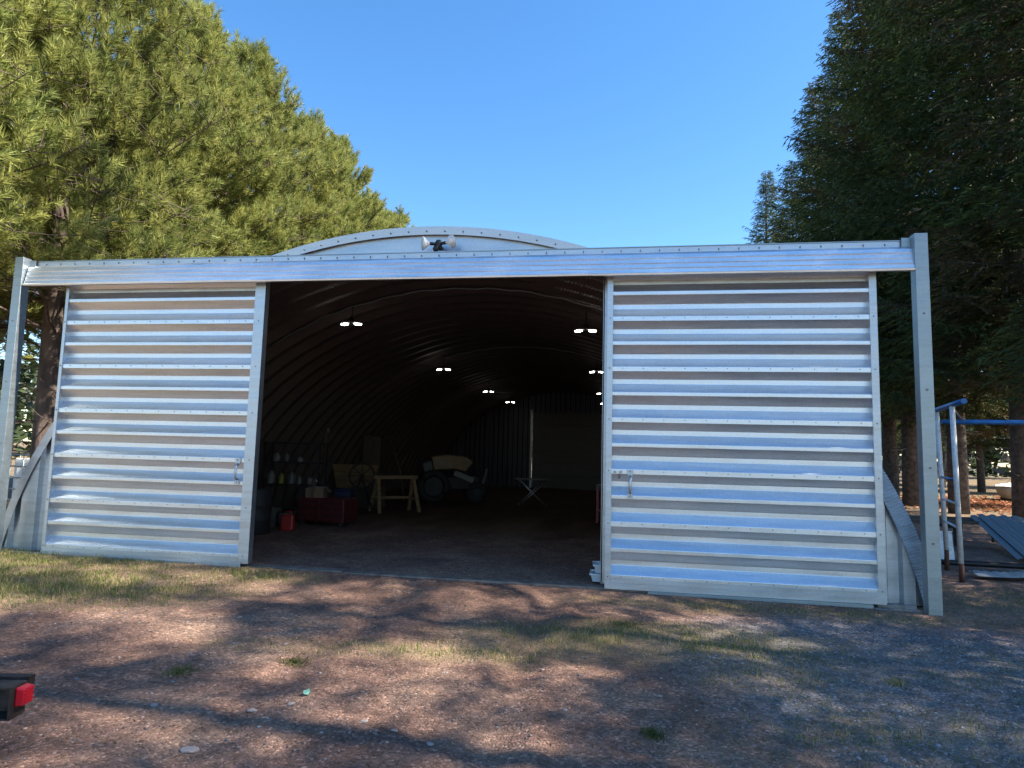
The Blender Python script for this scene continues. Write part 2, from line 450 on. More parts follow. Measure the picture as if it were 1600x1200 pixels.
# ------------------------------------------------------------------ the metal shed
SC = Vector((-2.70, 0, 0))
shed = thing('metal_shed', 'large arched galvanised steel shed with two corrugated sliding doors standing half open', 'shed', SC)
W = dict(parent=shed, origin=SC)
EA, EB, ECZ = 6.5, 5.74, -1.0
def arch_pt(t, off=0.0):
    """t = angle from the crest, negative = left"""
    x = EA * math.sin(t); z = EB * math.cos(t)
    nx, nz = math.sin(t) / EA, math.cos(t) / EB
    l = math.hypot(nx, nz)
    return Vector((SC.x + x + nx / l * off, 0, ECZ + z + nz / l * off))
TMAX = math.acos((-0.1 - ECZ) / EB)
def arch_z(x):
    q = 1 - ((x - SC.x) / EA) ** 2
    return ECZ + EB * math.sqrt(max(q, 0))

# arch ribs: one crimped rib mesh, shared by every panel ring along the shed
RIBY = 0.61
def rib_mesh():
    prof = [(0.0, 0.0), (0.13, 0.0), (0.22, 0.17), (0.48, 0.17), (0.57, 0.0), (RIBY, 0.0)]
    prof = [(y, o - 0.17) for y, o in prof]
    n = 640; vs = []
    ts = np.linspace(-TMAX, TMAX, n)
    for i, t in enumerate(ts):
        cr = 0.012 if (i // 1) % 2 else -0.012
        if (i // 46) % 2 == 0 and (i % 46) < 8: cr = 0.0      # uncrimped laps between the bolted sheets
        for y, o in prof:
            p = arch_pt(t, o + cr); vs.append((p.x, y, p.z))
    m = len(prof); idx = []
    for i in range(n - 1):
        for k in range(m - 1):
            a = i * m + k; idx += [a, a + m, a + m + 1, a + 1]
    return fast_mesh('arch_panel', np.array(vs), 4, idx, M['arch'])
rm = rib_mesh()
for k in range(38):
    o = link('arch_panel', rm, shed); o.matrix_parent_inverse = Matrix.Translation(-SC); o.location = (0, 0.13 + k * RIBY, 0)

# front end wall (vertical corrugated sheets either side of the opening, plain gable above)
def wall_prof(x0, x1, yf, yb, per=0.31):
    pr = []; x = x0
    while x < x1 - 1e-6:
        for dx, y in ((0, yf), (0.13, yf), (0.16, yb), (0.28, yb)):
            if x + dx < x1: pr.append((x + dx, y))
        x += per
    pr.append((x1, pr[-1][1])); return pr
def end_sheet(x0, x1, zb, yf, yb, name, m, per=0.31, top=None):
    b = MB(); pr = wall_prof(x0, x1, yf, yb, per); n = len(pr); v = []
    for x, y in pr: v.append((x, y, zb))
    for x, y in pr: v.append((x, y, top if top else max(zb + 0.01, arch_z(x) - 0.03)))
    b.add(v, [(i, i + 1, i + 1 + n, i + n) for i in range(n - 1)])
    return b.build(name, m, **W)
for x0, x1 in ((-9.06, -8.63), (-8.63, -7.0), (-7.0, -5.12), (-0.22, 1.6), (1.6, 3.02), (3.02, 3.64)):
    end_sheet(x0, x1, 0.04 if x0 < 0 else -0.02, 0.06, 0.12, 'wall_panel', M['galv_flat'])
for x0, x1 in ((-5.12, -2.45), (-2.45, -0.22)):
    b = MB(); n = 24; v = []
    for i in range(n + 1):
        x = x0 + (x1 - x0) * i / n; v += [(x, 0.10, 4.06), (x, 0.10, arch_z(x) - 0.02)]
    b.add(v, [(2 * i, 2 * i + 2, 2 * i + 3, 2 * i + 1) for i in range(n)])
    b.build('gable_panel', M['galv_flat'], **W)
# overlapping gable sheets that run on behind the header
for x0, x1 in ((-6.4, -5.12), (-0.22, 1.1)):
    b = MB(); n = 16; v = []
    for i in range(n + 1):
        x = x0 + (x1 - x0) * i / n; v += [(x, 0.052, 4.0), (x, 0.052, max(4.01, arch_z(x) - 0.02))]
    b.add(v, [(2 * i, 2 * i + 2, 2 * i + 3, 2 * i + 1) for i in range(n)])
    b.build('gable_panel', M['galv_flat'], **W)
# smooth curved flashing along the arch edge with its bolts
def flashing(t0, t1, name, m, inner=-0.115, outer=0.02, n=60, crimp=0.0):
    b = MB(); v = []; f = []
    for i in range(n + 1):
        t = t0 + (t1 - t0) * i / n; c = crimp * (1 if i % 2 else -1)
        for off, y in ((inner, 0.04 + c), (outer, 0.03 + c), (outer + 0.012, 0.16), (outer + 0.012, 0.34)):
            p = arch_pt(t, off); v.append((p.x, y, p.z))
        if i < n:
            for k in range(3): a = i * 4 + k; f.append((a, a + 4, a + 5, a + 1))
    b.add(v, f); return b.build(name, m, **W)
def tz(z): return math.acos((z - ECZ) / EB)
flashing(-tz(0.0), tz(2.0), 'arch_flashing', M['galv_rim'], inner=-.095, n=120)
flashing(tz(2.0), tz(-0.05), 'crimped_arch_edge', M['galv_flat'], inner=-0.16, n=120, crimp=0.011)['label'] = 'finely crimped lower edge of the arch at the right corner'
b = MB()
for i in range(-26, 25):
    p = arch_pt(i * 0.0405 + 0.004, -0.05); b.lathe([(0, 0.011), (0.012, 0.011), (0.016, 0.005)], (p.x, 0.036, p.z), (0, -1, 0), 6)
tag(b.build('flashing_bolts', M['bolt'], **W), kind='stuff')

# door posts: lipped channels standing at the two ends of the track
def post(x0, x1, zb, zt, inner_left, label):
    b = MB(); yf, yb, t = -0.31, -0.17, 0.006
    b.box(x0, x1, yf, yf + t, zb, zt)
    b.box(x0, x0 + t, yf + t, yb, zb, zt - .002); b.box(x1 - t, x1, yf + t, yb, zb, zt - .002)
    b.box(x0 + t, x0 + 0.05, yb - t, yb, zb, zt - .004); b.box(x1 - 0.05, x1 - t, yb - t, yb, zb, zt - .004)
    o = b.build('post', M['galv_post'], bevel=0.003, **W); o['label'] = label
    b = MB(); s = x1 if inner_left else x0
    for z in (0.75, 1.6, 2.5, 3.4):
        b.lathe([(0, 0.012), (0.012, 0.012)], ((x0 + x1) / 2, yf, z), (0, -1, 0), 6)
    tag(b.build('bolts', M['bolt'], o), kind='stuff')
    b = MB(); e = 0.1
    if inner_left: b.box(x1 + 0.002, x1 + e, -0.20, -0.19, 4.22, 4.335)
    else: b.box(x0 - e, x0 - 0.002, -0.20, -0.19, 4.24, 4.35)
    b.build('end_bracket', M['galv_post'], o)
post(-8.90, -8.76, 0.0, 4.36, True, 'left end post of the door track')
post(3.44, 3.585, -0.06, 4.37, False, 'right end post of the door track')

# header: overlapping ridged cover panels hung on a bolted strip
hp = [(-0.255, 3.925), (-0.298, 3.928), (-0.303, 3.950), (-0.284, 3.962), (-0.278, 4.005), (-0.268, 4.012), (-0.272, 4.024), (-0.264, 4.072), (-0.254, 4.079), (-0.258, 4.091),
      (-0.250, 4.138), (-0.240, 4.145), (-0.244, 4.157), (-0.234, 4.208), (-0.190, 4.245), (-0.16, 4.247)]
seams = [-8.74, -7.55, -5.15, -2.72, -0.36, 2.03, 3.425]
for k in range(6):
    dz = -0.001 * k; pr = [(y - 0.0025 * (k % 2), z + dz) for y, z in hp]
    b = MB(); b.strip_x(pr, seams[k], seams[k + 1] + 0.02)
    o = b.build('header_panel', M['galv_head'], **W)
    so = o.modifiers.new('thick', 'SOLIDIFY'); so.thickness = 0.0015
b = MB(); b.box(-8.66, 3.43, -0.163, -0.155, 4.235, 4.318); b.box(-8.66, 3.43, -0.155, 0.0, 4.306, 4.316)
b.build('header_strip', M['galv_flat'], **W)
b = MB(); b.box(-8.66, 3.43, -0.172, -0.04, 4.320, 4.332); b.build('header_cap', M['galv_post'], **W)
b = MB()
for i in range(50):
    x = -8.5 + i * 0.243; b.box(x - 0.006, x + 0.006, -0.175, -0.163, 4.264, 4.290)
tag(b.build('header_bolts', M['bolt'], **W), kind='stuff')
b = MB(); b.box(-8.75, 3.43, -0.14, -0.02, 4.05, 4.2); b.build('door_track', M['galv_post'], **W)

# sliding doors: six two-corrugation sheets each, jambs, rails, handle, screws
PER = 0.3255
def door(x0, x1, jl, jr, handle_x, label, side_right, ins_l, ins_r):
    d = bpy.data.objects.new('sliding_door', None); C.objects.link(d); d.parent = shed; d.matrix_parent_inverse = Matrix.Translation(-SC)
    d['label'] = label
    yc, yv = -0.10, -0.012
    for k in range(6):
        zt = 4.039 - k * 2 * PER; pr = []
        for j in range(2):
            z = zt - j * PER
            pr += [(yc, z), (yv, z - 0.105), (yv, z - 0.172), (yc, z - 0.277)]
        pr.append((yc, zt - 2 * PER - (0.012 if k < 5 else 0)))
        pr[0] = (yc + 0.0025, zt)
        b = MB(); b.strip_x([(y + (0 if i else 0), z) for i, (y, z) in enumerate(pr)], x0 + jl * 0.6, x1 - jr * 0.6)
        o = b.build('panel', M['galv'], d)
        bv = o.modifiers.new('bevel', 'BEVEL'); bv.width = 0.005; bv.segments = 2; bv.limit_method = 'ANGLE'; bv.angle_limit = 0.3
    b = MB()
    for k in range(7):
        z = 4.039 + 0.024 - k * 2 * PER if k else None
        if z is None: continue
        n = 12
        for i in range(n):
            x = x0 + jl + (x1 - jr - x0 - jl) * (i + 0.5) / n
            b.lathe([(0, 0.0065), (0.004, 0.0065), (0.007, 0.003)], (x, yc - 0.001, z), (0, -1, 0), 6)
        b.lathe([(0, 0.009), (0.008, 0.008)], (x0 + jl * 0.5, -0.112, z), (0, -1, 0), 6)
        b.lathe([(0, 0.009), (0.008, 0.008)], (x1 - jr * 0.5, -0.112, z), (0, -1, 0), 6)
    tag(b.build('screws', M['bolt'], d), kind='stuff')
    zb = 0.035
    def channel(a, c):
        b = MB(); b.box(a, c, -0.113, -0.108, zb + 0.022, 4.08)
        b.box(a, a + 0.005, -0.108, 0.0, zb + 0.022, 4.078); b.box(c - 0.005, c, -0.108, 0.0, zb + 0.022, 4.078)
        return b
    channel(x0, x0 + jl).build('jamb', M['galv_flat'], d, bevel=0.002)
    channel(x1 - jr, x1).build('jamb', M['galv_flat'], d, bevel=0.002)
    b = MB(); b.box(x0 + jl + .002, x1 - jr - .002, -0.118, -0.112, 0.085, 0.142); b.build('bottom_rail', M['galv_flat'], d, bevel=0.002)
    b = MB(); b.box(x0 + ins_l, x1 - ins_r, -0.126, -0.119, 0.012, 0.086); b.box(x0 + ins_l, x1 - ins_r, -0.119, 0.03, 0.012, 0.018)
    b.build('bottom_channel', M['galv_flat'], d, bevel=0.002)
    # strap handle: flared plate, thin round neck, lower plate
    b = MB(); hx = handle_x; y = -0.118
    def plate(pts, y0, y1): b.prism(pts, lambda u, v: (u, y0, v), lambda u, v: (u, y1, v))
    plate([(hx - .042, 1.478), (hx + .042, 1.478), (hx + .038, 1.43), (hx + .018, 1.375), (hx - .018, 1.375), (hx - .038, 1.43)], y, y + .012)
    b.tube([(hx, y, 1.40), (hx, y - 0.035, 1.37), (hx, y - 0.045, 1.30), (hx, y - 0.035, 1.22), (hx, y - .004, 1.185)], [0.017, 0.017, 0.018, 0.017, 0.017], 10)
    plate([(hx - .026, 1.20), (hx + .026, 1.20), (hx + .036, 1.12), (hx - .036, 1.12)], y, y + .012)
    h = b.build('handle', M['galv_rim'], d)
    b = MB()
    for z in (1.455, 1.15):
        b = MB(); b.lathe([(0, .009), (.008, .007)], (hx, y, z), (0, -1, 0), 8); b.build('handle_screw', M['bolt'], d)
    return d
dl = door(-8.17, -4.955, 0.05, 0.155, -5.20, 'left sliding door of horizontal corrugated steel', True, 0.0, 0.10)
dr = door(-0.165, 3.075, 0.075, 0.085, 0.14, 'right sliding door of horizontal corrugated steel', False, 0.0, 0.0)
for x in (-0.05, 0.02):
    b = MB(); b.box(x - .018, x + .018, -0.112, -0.099, 1.43, 1.46); b.build('latch_plate', M['galv_post'], dr)
b = MB(); b.lathe([(0, .02), (.03, .018)], (0.005, -0.055, 1.375), (0, -1, 0), 10); b.build('latch_knob', M['bolt'], dr)
# ground guides and sill
b = MB(); b.box(-8.75, -5.72, -0.142, -0.06, 0.0 - .04, 0.05); b.build('ground_guide', M['galv_post'], **W)
b = MB(); b.box(0.36, 2.92, -0.146, -0.06, -0.08, 0.010); b.build('ground_guide', M['galv_post'], **W)
b = MB(); b.box(2.94, 3.43, -0.17, 0.03, -0.08, -0.03); b.box(3.0, 3.42, -0.05, 0.05, -0.03, 0.0); b.build('ground_guide', M['concrete'], **W)
b = MB(); b.box(-5.7, -3.62, -0.06, 0.12, -0.06, 0.026); b.build('sill', M['dusty_sill'], bevel=0.01, **W)
b = MB(); b.box(-3.60, 0.35, -0.10, 0.06, -0.06, 0.019); b.build('sill', M['dusty_sill'], bevel=0.012, **W)
# inner door frame on the far side of the leaf edges
b = MB(); b.box(-5.12, -5.105, 0.06, 0.20, 0.03, 4.1); b.build('door_frame', M['galv_post'], **W)
b = MB(); b.box(-0.215, -0.20, 0.06, 0.20, 0.03, 4.1); b.build('door_frame', M['galv_post'], **W)

for yc_, t0, t1 in ((2.55, -.62, .62), (8.95, -.5, .5)):      # lighting cable clipped along the arch
    b = MB(); b.tube([arch_pt(t0 + (t1 - t0) * k / 40, -.22 - .012 * math.sin(k * 1.9)) + Vector((0, yc_ + .02 * math.sin(k * .7), 0)) for k in range(41)], .012, 6); b.build('lighting_cable', M['galv_post'], **W)
# back wall: vertical sheets with an overhead door
YB = 23.1
bw = bpy.data.objects.new('back_wall', None); C.objects.link(bw); bw.parent = shed; bw.matrix_parent_inverse = Matrix.Translation(-SC)
xs = [-9.0, -7.6, -6.2, -5.0, -4.15, -0.75, 0.6, 2.0, 3.6]
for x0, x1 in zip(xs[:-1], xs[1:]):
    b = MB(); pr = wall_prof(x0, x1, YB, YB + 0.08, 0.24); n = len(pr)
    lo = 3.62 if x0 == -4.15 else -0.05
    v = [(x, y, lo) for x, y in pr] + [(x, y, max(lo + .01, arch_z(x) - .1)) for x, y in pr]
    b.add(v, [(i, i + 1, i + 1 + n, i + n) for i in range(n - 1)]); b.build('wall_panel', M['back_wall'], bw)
od = bpy.data.objects.new('overhead_door', None); C.objects.link(od); od.parent = shed; od.matrix_parent_inverse = Matrix.Translation(-SC)
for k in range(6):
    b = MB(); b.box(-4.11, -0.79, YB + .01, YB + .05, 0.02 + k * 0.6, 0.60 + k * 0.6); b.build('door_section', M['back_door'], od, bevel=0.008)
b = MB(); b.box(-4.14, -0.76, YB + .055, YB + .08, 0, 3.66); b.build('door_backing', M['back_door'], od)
for x in (-4.19, -0.71):
    b = MB(); b.box(x - .04, x + .04, YB - .09, YB, 0, 3.75); b.build('door_rail', M['galv_post'], od)

# ------------------------------------------------------------------ motion sensor spot light on the gable
t = thing('security_light', 'twin white bell-shaped spotlight with black sensor above the shed header', 'spotlight', (-2.465, -0.06, 4.335))
b = MB(); b.box(-.09, .09, -.03, .12, -0.003, .03); b.build('mounting_plate', M['galv_flat'], t)
b = MB(); b.lathe([(0, .03), (.02, .045), (.10, .05), (.13, .03)], (0, 0, .06), (0, 0, 1), 14); b.box(-.025, .025, .02, .16, .08, .13); b.build('junction_box', M['black'], t)
b = MB(); b.lathe([(0, .02), (.02, .04), (.06, .042), (.085, .025), (.09, .0)], (-.02, -.02, .10), (-.15, -.45, -1), 14); b.build('sensor', M['black'], t)
for s, ax in ((-1, (-1, -.55, -.10)), (1, (1, -.35, .06))):
    ax = Vector(ax).normalized(); c = Vector((s * .02, -.01, .135))
    b = MB(); b.tube([c, c + ax * .11], .022, 10); b.build('lamp_arm', M['black'], t)
    b = MB(); prof = [(.09, .018), (.12, .024), (.145, .05), (.19, .092), (.20, .096), (.196, .088), (.15, .045), (.145, .0)]
    b.lathe(prof, c, ax, 20); b.build('lamp_head', M['white_enamel'], t)

# ------------------------------------------------------------------ lamps hanging in the shed
lamp_pos = [(-4.8, 2.55), (-4.8, 8.95), (-4.8, 15.35), (-4.8, 20.3), (-0.62, 3.3), (-0.62, 9.3), (-0.62, 15.7), (-0.62, 20.35)]
ordn = ['nearest', 'second', 'third', 'farthest']
def make_lamp():
    t = thing('ceiling_light', '', 'lamp')
    b = MB(); b.lathe([(0, .04), (.02, .055), (.09, .05), (.11, .02)], (0, 0, 0.0), (0, 0, 1), 12); b.build('housing', M['black'], t)
    b = MB(); b.tube([(0, 0, .1), (.02, .02, .5)], .012, 6); b.build('hanger', M['black'], t)
    for s in (-1, 1):
        b = MB(); pl = [(s * (.05 + .075 * (1 + math.cos(a))), .055 * math.sin(a)) for a in [k * PI / 8 for k in range(16)]]
        b.prism(pl, lambda u, v: (u, v, .005 - abs(u) * .08), lambda u, v: (u, v, .03 - abs(u) * .08)); w = b.build('lamp_wing', M['white_enamel'], t)
        b = MB(); pl2 = [(s * .125 + (u - s * .125) * .86, v * .86) for u, v in pl]
        b.prism(pl2, lambda u, v: (u, v, -.012 - abs(u) * .08), lambda u, v: (u, v, .003 - abs(u) * .08)); b.build('diffuser', M['lamp'], w)
    return t
l0 = make_lamp()
for i, (x, y) in enumerate(lamp_pos):
    o = l0 if i == 0 else copy_tree(l0)
    o.location = (x, y, 3.9)
    o['label'] = '%s lit twin lamp in the %s row under the shed arch' % (ordn[i % 4], 'left' if i < 4 else 'right'); o['group'] = 'lamps hanging in the shed'

# ------------------------------------------------------------------ things inside the shed
# jerry can
t = thing('fuel_can', 'bright red plastic fuel can on the floor just inside the left door', 'fuel can', (-6.42, 3.75, 0.02), 0.2)
b = MB(); b.box(-.12, .12, -.09, .09, 0, .30); b.build('body', M['red_plastic'], t, bevel=.03)
b = MB(); b.tube([(-.08, 0, .29), (-.08, 0, .36), (.06, 0, .37), (.08, 0, .29)], .016, 8); b.build('handle', M['red_plastic'], t)
b = MB(); b.tube([(.09, 0, .29), (.10, 0, .33), (.16, 0, .40)], [.03, .025, .016], 10); b.build('spout', M['black'], t)
# dark drum against the left leaf
t = thing('oil_drum', 'black ribbed drum in the shadow behind the left door edge', 'drum', (-6.75, 3.1, 0.02))
b = MB(); b.lathe([(0, .27), (.02, .285), (.25, .285), (.27, .295), (.29, .285), (.53, .285), (.55, .295), (.57, .285), (.82, .285), (.84, .27)], (0, 0, 0), (0, 0, 1), 24); b.build('body', M['iron'], t)
b = MB(); b.lathe([(0, .25), (.01, .25)], (0, 0, .835), (0, 0, 1), 24); b.lathe([(0, .03), (.03, .03)], (.15, 0, .845), (0, 0, 1), 10); b.build('lid', M['rusty_steel'], t)
# red tool chest
t = thing('tool_chest', 'low dark red steel tool chest on castors left of the doorway', 'tool chest', (-6.12, 4.9, 0.02), -0.12)
b = MB(); b.box(-.55, .55, -.3, .3, .10, .58); b.build('body', M['dark_red'], t, bevel=.015)
for k in range(3):
    for s in (-1, 1):
        b = MB(); b.box(s * .275 - .25, s * .275 + .25, -.315, -.301, .13 + k * .145, .26 + k * .145); dr_ = b.build('drawer', M['dark_red'], t, bevel=.006)
        b = MB(); b.box(s * .275 - .18, s * .275 + .18, -.33, -.316, .215 + k * .145, .235 + k * .145); b.build('drawer_pull', M['iron'], dr_)
for sx in (-.45, .45):
    for sy in (-.22, .22):
        b = MB(); b.lathe([(-.02, .05), (.02, .05)], (sx, sy, .05), (0, 1, 0), 12); b.build('castor', M['tyre'], t)
t = thing('cardboard_box', 'open brown cardboard box full of bits on the red tool chest', 'box', (-6.36, 4.8, .602), 0.15)
b = MB(); b.box(-.19, .19, -.14, -.13, 0, .2); b.box(-.19, .19, .13, .14, 0, .2); b.box(-.19, -.18, -.13, .13, 0, .2); b.box(.18, .19, -.13, .13, 0, .2); b.box(-.18, .18, -.13, .13, 0, .12); b.build('body', M['card'], t)
b = MB(); b.bar((.19, 0, .2), (.31, 0, .12), .27, .006); b.build('flap', M['card'], t)
b = MB(); b.bar((0, -.14, .2), (0, -.25, .23), .36, .006, (1, 0, 0)); b.build('flap', M['card'], t)
t = thing('paper_tray', 'white tray with a small tap fitting on top of the cardboard box', 'tray', (-6.34, 4.79, .804))
b = MB(); b.box(-.16, .2, -.11, .1, 0, .03); b.build('tray', M['jug_white'], t, bevel=.008)
b = MB(); b.tube([(-.08, 0, .03), (-.08, 0, .14), (-.04, -.02, .17), (0, -.03, .13)], .014, 8); b.build('tap', M['galv_head'], t)
t = thing('plastic_bin', 'dark blue plastic bin standing behind the red tool chest', 'bin', (-6.28, 6.1, .02), 0.1)
b = MB(); b.prism([(-.2, -.2), (.2, -.2), (.2, .2), (-.2, .2)], lambda u, v: (u * .85, v * .85, 0), lambda u, v: (u, v, .66)); b.build('body', M['blue_box'], t, bevel=.02)
b = MB(); b.box(-.22, .22, -.22, .22, .66, .71); b.build('lid', M['blue_box'], t, bevel=.015)
# shelf unit with jugs and bottles
t = thing('shelf_rack', 'dark steel shelf rack with bottles against the left wall', 'shelf', (-7.35, 5.7, .02), 0.05)
for sx in (-.65, .65):
    for sy in (-.2, .2):
        b = MB(); b.box(sx - .02, sx + .02, sy - .02, sy + .02, 0, 1.75); b.build('upright', M['iron'], t)
for z in (.25, .78, 1.28, 1.72):
    b = MB(); b.box(-.63, .63, -.22, .22, z - .015, z + .015); b.build('shelf', M['iron'], t)
jn = ['white jug with a narrow neck', 'yellow oil bottle', 'grey canister', 'small white bottle', 'squat grey tin', 'pale jug with a handle', 'dull grey jar', 'short white tub']
jm = ['jug_white', 'jug_yellow', 'jug_grey', 'jug_white', 'jug_grey', 'jug_white', 'jug_grey', 'jug_white']
for k in range(8):
    lev = .815 if k < 5 else 1.315
    x = (-7.86 + k * .23) if k < 5 else (-7.8 + (k - 5) * .3); hh = [.32, .26, .3, .2, .2, .22, .2, .14][k]; r = [.085, .06, .09, .05, .08, .08, .06, .07][k]
    t = thing('bottle', jn[k] + (' on the middle shelf of the rack' if k < 5 else ' on the third shelf of the rack'), 'bottle', (x, 5.6 + .04 * (k % 3), lev + .002), 0, 'bottles on the shelf rack')
    b = MB(); b.lathe([(0, r * .95), (.01, r), (hh * .62, r), (hh * .8, r * .45), (hh * .9, r * .4)], (0, 0, 0), (0, 0, 1), 14); b.build('body', M[jm[k]], t)
    b = MB(); b.lathe([(0, r * .48), (hh * .1, r * .46)], (0, 0, hh * .9), (0, 0, 1), 12); b.build('cap', M['black'], t)
t = thing('work_lamp', 'tall thin pole lamp with pale head beside the shelf rack', 'lamp', (-6.93, 6.35, .02))
b = MB(); b.lathe([(0, .16), (.03, .15), (.04, .02)], (0, 0, 0), (0, 0, 1), 16); b.build('base', M['iron'], t)
b = MB(); b.tube([(0, 0, .03), (0, 0, 2.0)], .022, 8); b.build('pole', M['old_wood'], t)
b = MB(); b.lathe([(0, .02), (.03, .035), (.12, .03), (.14, .015)], (.06, -.02, 1.98), (0, 0, 1), 10); b.build('head', M['jug_white'], t)
# leaning plank panel (crate side)
t = thing('plank_panel', 'pale yellow plank panel leaning behind the spoked wheel', 'panel', (-7.72, 10.0, .02), 0.0)
for k in range(5):
    z0 = k * .235; w0 = .28 + .07 * k; w1 = .28 + .07 * (k + 1)
    b = MB(); b.prism([(-w0 - .1, z0 + .006), (w0 + .1, z0 + .006), (w1 + .1, z0 + .229), (-w1 - .1, z0 + .229)], lambda u, v: (u, v * .12, v), lambda u, v: (u, v * .12 + .025, v)); b.build('plank', M['wood'], t)
for s in (-1, 1):
    b = MB(); b.bar((s * .3, .04, .02), (s * .55, .18, 1.14), .06, .03, (0, 1, 0)); b.build('batten', M['wood'], t)
# spoked wheel on a stand
t = thing('spoked_wheel', 'dark iron spoked wheel mounted upright on a splayed stand', 'wheel', (-6.72, 8.2, .02), 0.5)
b = MB(); b.tube([(0.33 * math.cos(a), 0, .92 + .33 * math.sin(a)) for a in [k * PI / 16 for k in range(32)]], .022, 8, closed=True); b.build('rim', M['iron'], t)
for k in range(8):
    a = k * PI / 4; b = MB(); b.tube([(.04 * math.cos(a), 0, .92 + .04 * math.sin(a)), (.325 * math.cos(a), 0, .92 + .325 * math.sin(a))], .011, 6); b.build('spoke', M['iron'], t)
b = MB(); b.lathe([(-.07, .03), (-.06, .05), (.06, .05), (.07, .03)], (0, 0, .92), (0, 1, 0), 12); b.build('hub', M['rusty_steel'], t)
for sx, sy in ((-.3, -.2), (.3, -.2), (-.3, .2), (.3, .2)):
    b = MB(); b.tube([(0, sy * .35, .92), (sx, sy, 0.0)], .02, 8); b.build('leg', M['iron'], t)
# sawhorse
t = thing('sawhorse', 'pale wooden sawhorse with splayed legs on the shed floor', 'sawhorse', (-5.85, 8.4, .02), 0.75)
b = MB(); b.box(-.62, .62, -.045, .045, .86, .95); b.build('beam', M['wood'], t, bevel=.004)
for sx in (-.5, .5):
    for sy in (-1, 1):
        b = MB(); b.bar((sx, sy * .03, .87), (sx * 1.12, sy * .33, 0), .09, .04, (0, 1, 0)); b.build('leg', M['wood'], t)
    b = MB(); b.bar((sx * 1.06, -.22, .33), (sx * 1.06, .22, .33), .03, .08); b.build('brace', M['wood'], t)
b = MB(); b.bar((-.53, .21, .36), (.53, .21, .36), .03, .07); b.build('brace', M['wood'], t)
# garden tractor
t = thing('garden_tractor', 'dark garden tractor with a faded yellow hood parked deep in the shed', 'tractor', (-5.2, 12.4, .02), 0.35)
b = MB(); b.box(-.95, .75, -.28, .28, .42, .82); b.build('chassis', M['iron'], t, bevel=.03)
b = MB(); b.prism([(-.75, 1.02), (-.85, 1.45), (-.3, 1.52), (.3, 1.46), (.52, 1.30), (.28, .98), (-.05, 1.06)], lambda u, v: (u, -.34, v), lambda u, v: (u, .34, v)); b.build('hood', M['yellow'], t, bevel=.04)
for sx, r in ((-.75, .52), (.62, .34)):
    for sy in (-.52, .52):
        b = MB(); b.tube([(sx + (r - .11) * math.cos(a), sy, r + (r - .11) * math.sin(a)) for a in [k * PI / 14 for k in range(28)]], .11, 8, closed=True); w = b.build('wheel', M['tyre'], t)
        b = MB(); b.lathe([(-.06, r * .55), (0, r * .6), (.06, r * .55)], (sx, sy, r), (0, 1, 0), 18); b.build('rim', M['iron'], w)
b = MB(); b.box(-.75, -.35, -.25, .25, .84, .93); b.bar((-.78, 0, .9), (-.9, 0, 1.3), .46, .08, (0, 1, 0)); b.build('seat', M['black'], t, bevel=.03)
b = MB(); b.tube([(.05, 0, .85), (-.2, 0, 1.25)], .02, 8); b.tube([(-.2 + .16 * math.cos(a) * .5, .16 * math.sin(a), 1.25 + .16 * math.cos(a) * .8) for a in [k * PI / 10 for k in range(20)]], .014, 6, closed=True); b.build('steering_wheel', M['black'], t)
b = MB(); b.bar((-.1, -.42, .95), (.5, -.5, .72), .10, .16); b.build('guard_plate', M['jug_white'], t)
b = MB(); b.bar((.82, -.3, .62), (.95, -.3, 1.1), .05, .24, (0, 1, 0)); b.build('guard_plate', M['jug_white'], t)
def crate(name, label, loc, rot, w, d_, h, m_):
    t = thing(name, label, 'crate', loc, rot)
    n = max(2, int(h / .13))
    for k in range(n):
        z0 = k * h / n + .008; z1 = (k + 1) * h / n - .008
        for q in ((-w, w, -d_, -d_ + .018), (-w, w, d_ - .018, d_), (-w, -w + .018, -d_ + .019, d_ - .019), (w - .018, w, -d_ + .019, d_ - .019)):
            b = MB(); b.box(*q, z0, z1); b.build('slat', M[m_], t)
    for sx in (-1, 1):
        for sy_ in (-1, 1):
            x_ = sx * (w - .04); y_ = sy_ * (d_ - .04); b = MB(); b.box(x_ - .02, x_ + .02, y_ - .02, y_ + .02, 0, h); b.build('corner_post', M[m_], t)
    return t
crate('wooden_crate', 'weathered slatted crate on the floor between drum and shelf rack', (-7.25, 4.3, .02), .2, .3, .22, .38, 'old_wood')
crate('wooden_crate', 'large dark slatted crate behind the sawhorse', (-7.0, 9.4, .02), -.15, .4, .3, .55, 'old_wood')
t = thing('bucket', 'grey steel bucket beside the red fuel can', 'bucket', (-6.75, 4.25, .02))
b = MB(); b.lathe([(0, .11), (.005, .115), (.28, .15), (.285, .155), (.27, .145), (.02, .11), (.02, .0)], (0, 0, 0), (0, 0, 1), 20); b.build('body', M['jug_grey'], t)
b = MB(); b.tube([(-.15, 0, .27), (-.11, .05, .36), (0, .08, .40), (.11, .05, .36), (.15, 0, .27)], .006, 6); b.build('handle', M['iron'], t)
for k in range(2):
    t = thing('spare_tyre', ['lower black spare tyre lying behind the blue bin', 'upper black spare tyre lying behind the blue bin'][k], 'tyre', (-6.9 + .05 * k, 7.1, .03 + .19 * k), 0, 'spare tyres in the shed')
    b = MB(); b.tube([(.24 * math.cos(a), .24 * math.sin(a), .09) for a in [q * PI / 14 for q in range(28)]], .09, 8, closed=True); b.build('tread', M['tyre'], t)
    b = MB(); b.lathe([(0, .14), (.05, .15), (.1, .14)], (0, 0, .04), (0, 0, 1), 18); b.build('rim', M['iron'], t)
t = thing('feed_sack', 'slumped pale sack on the floor in front of the shelf rack', 'sack', (-7.65, 4.9, .02), .5)
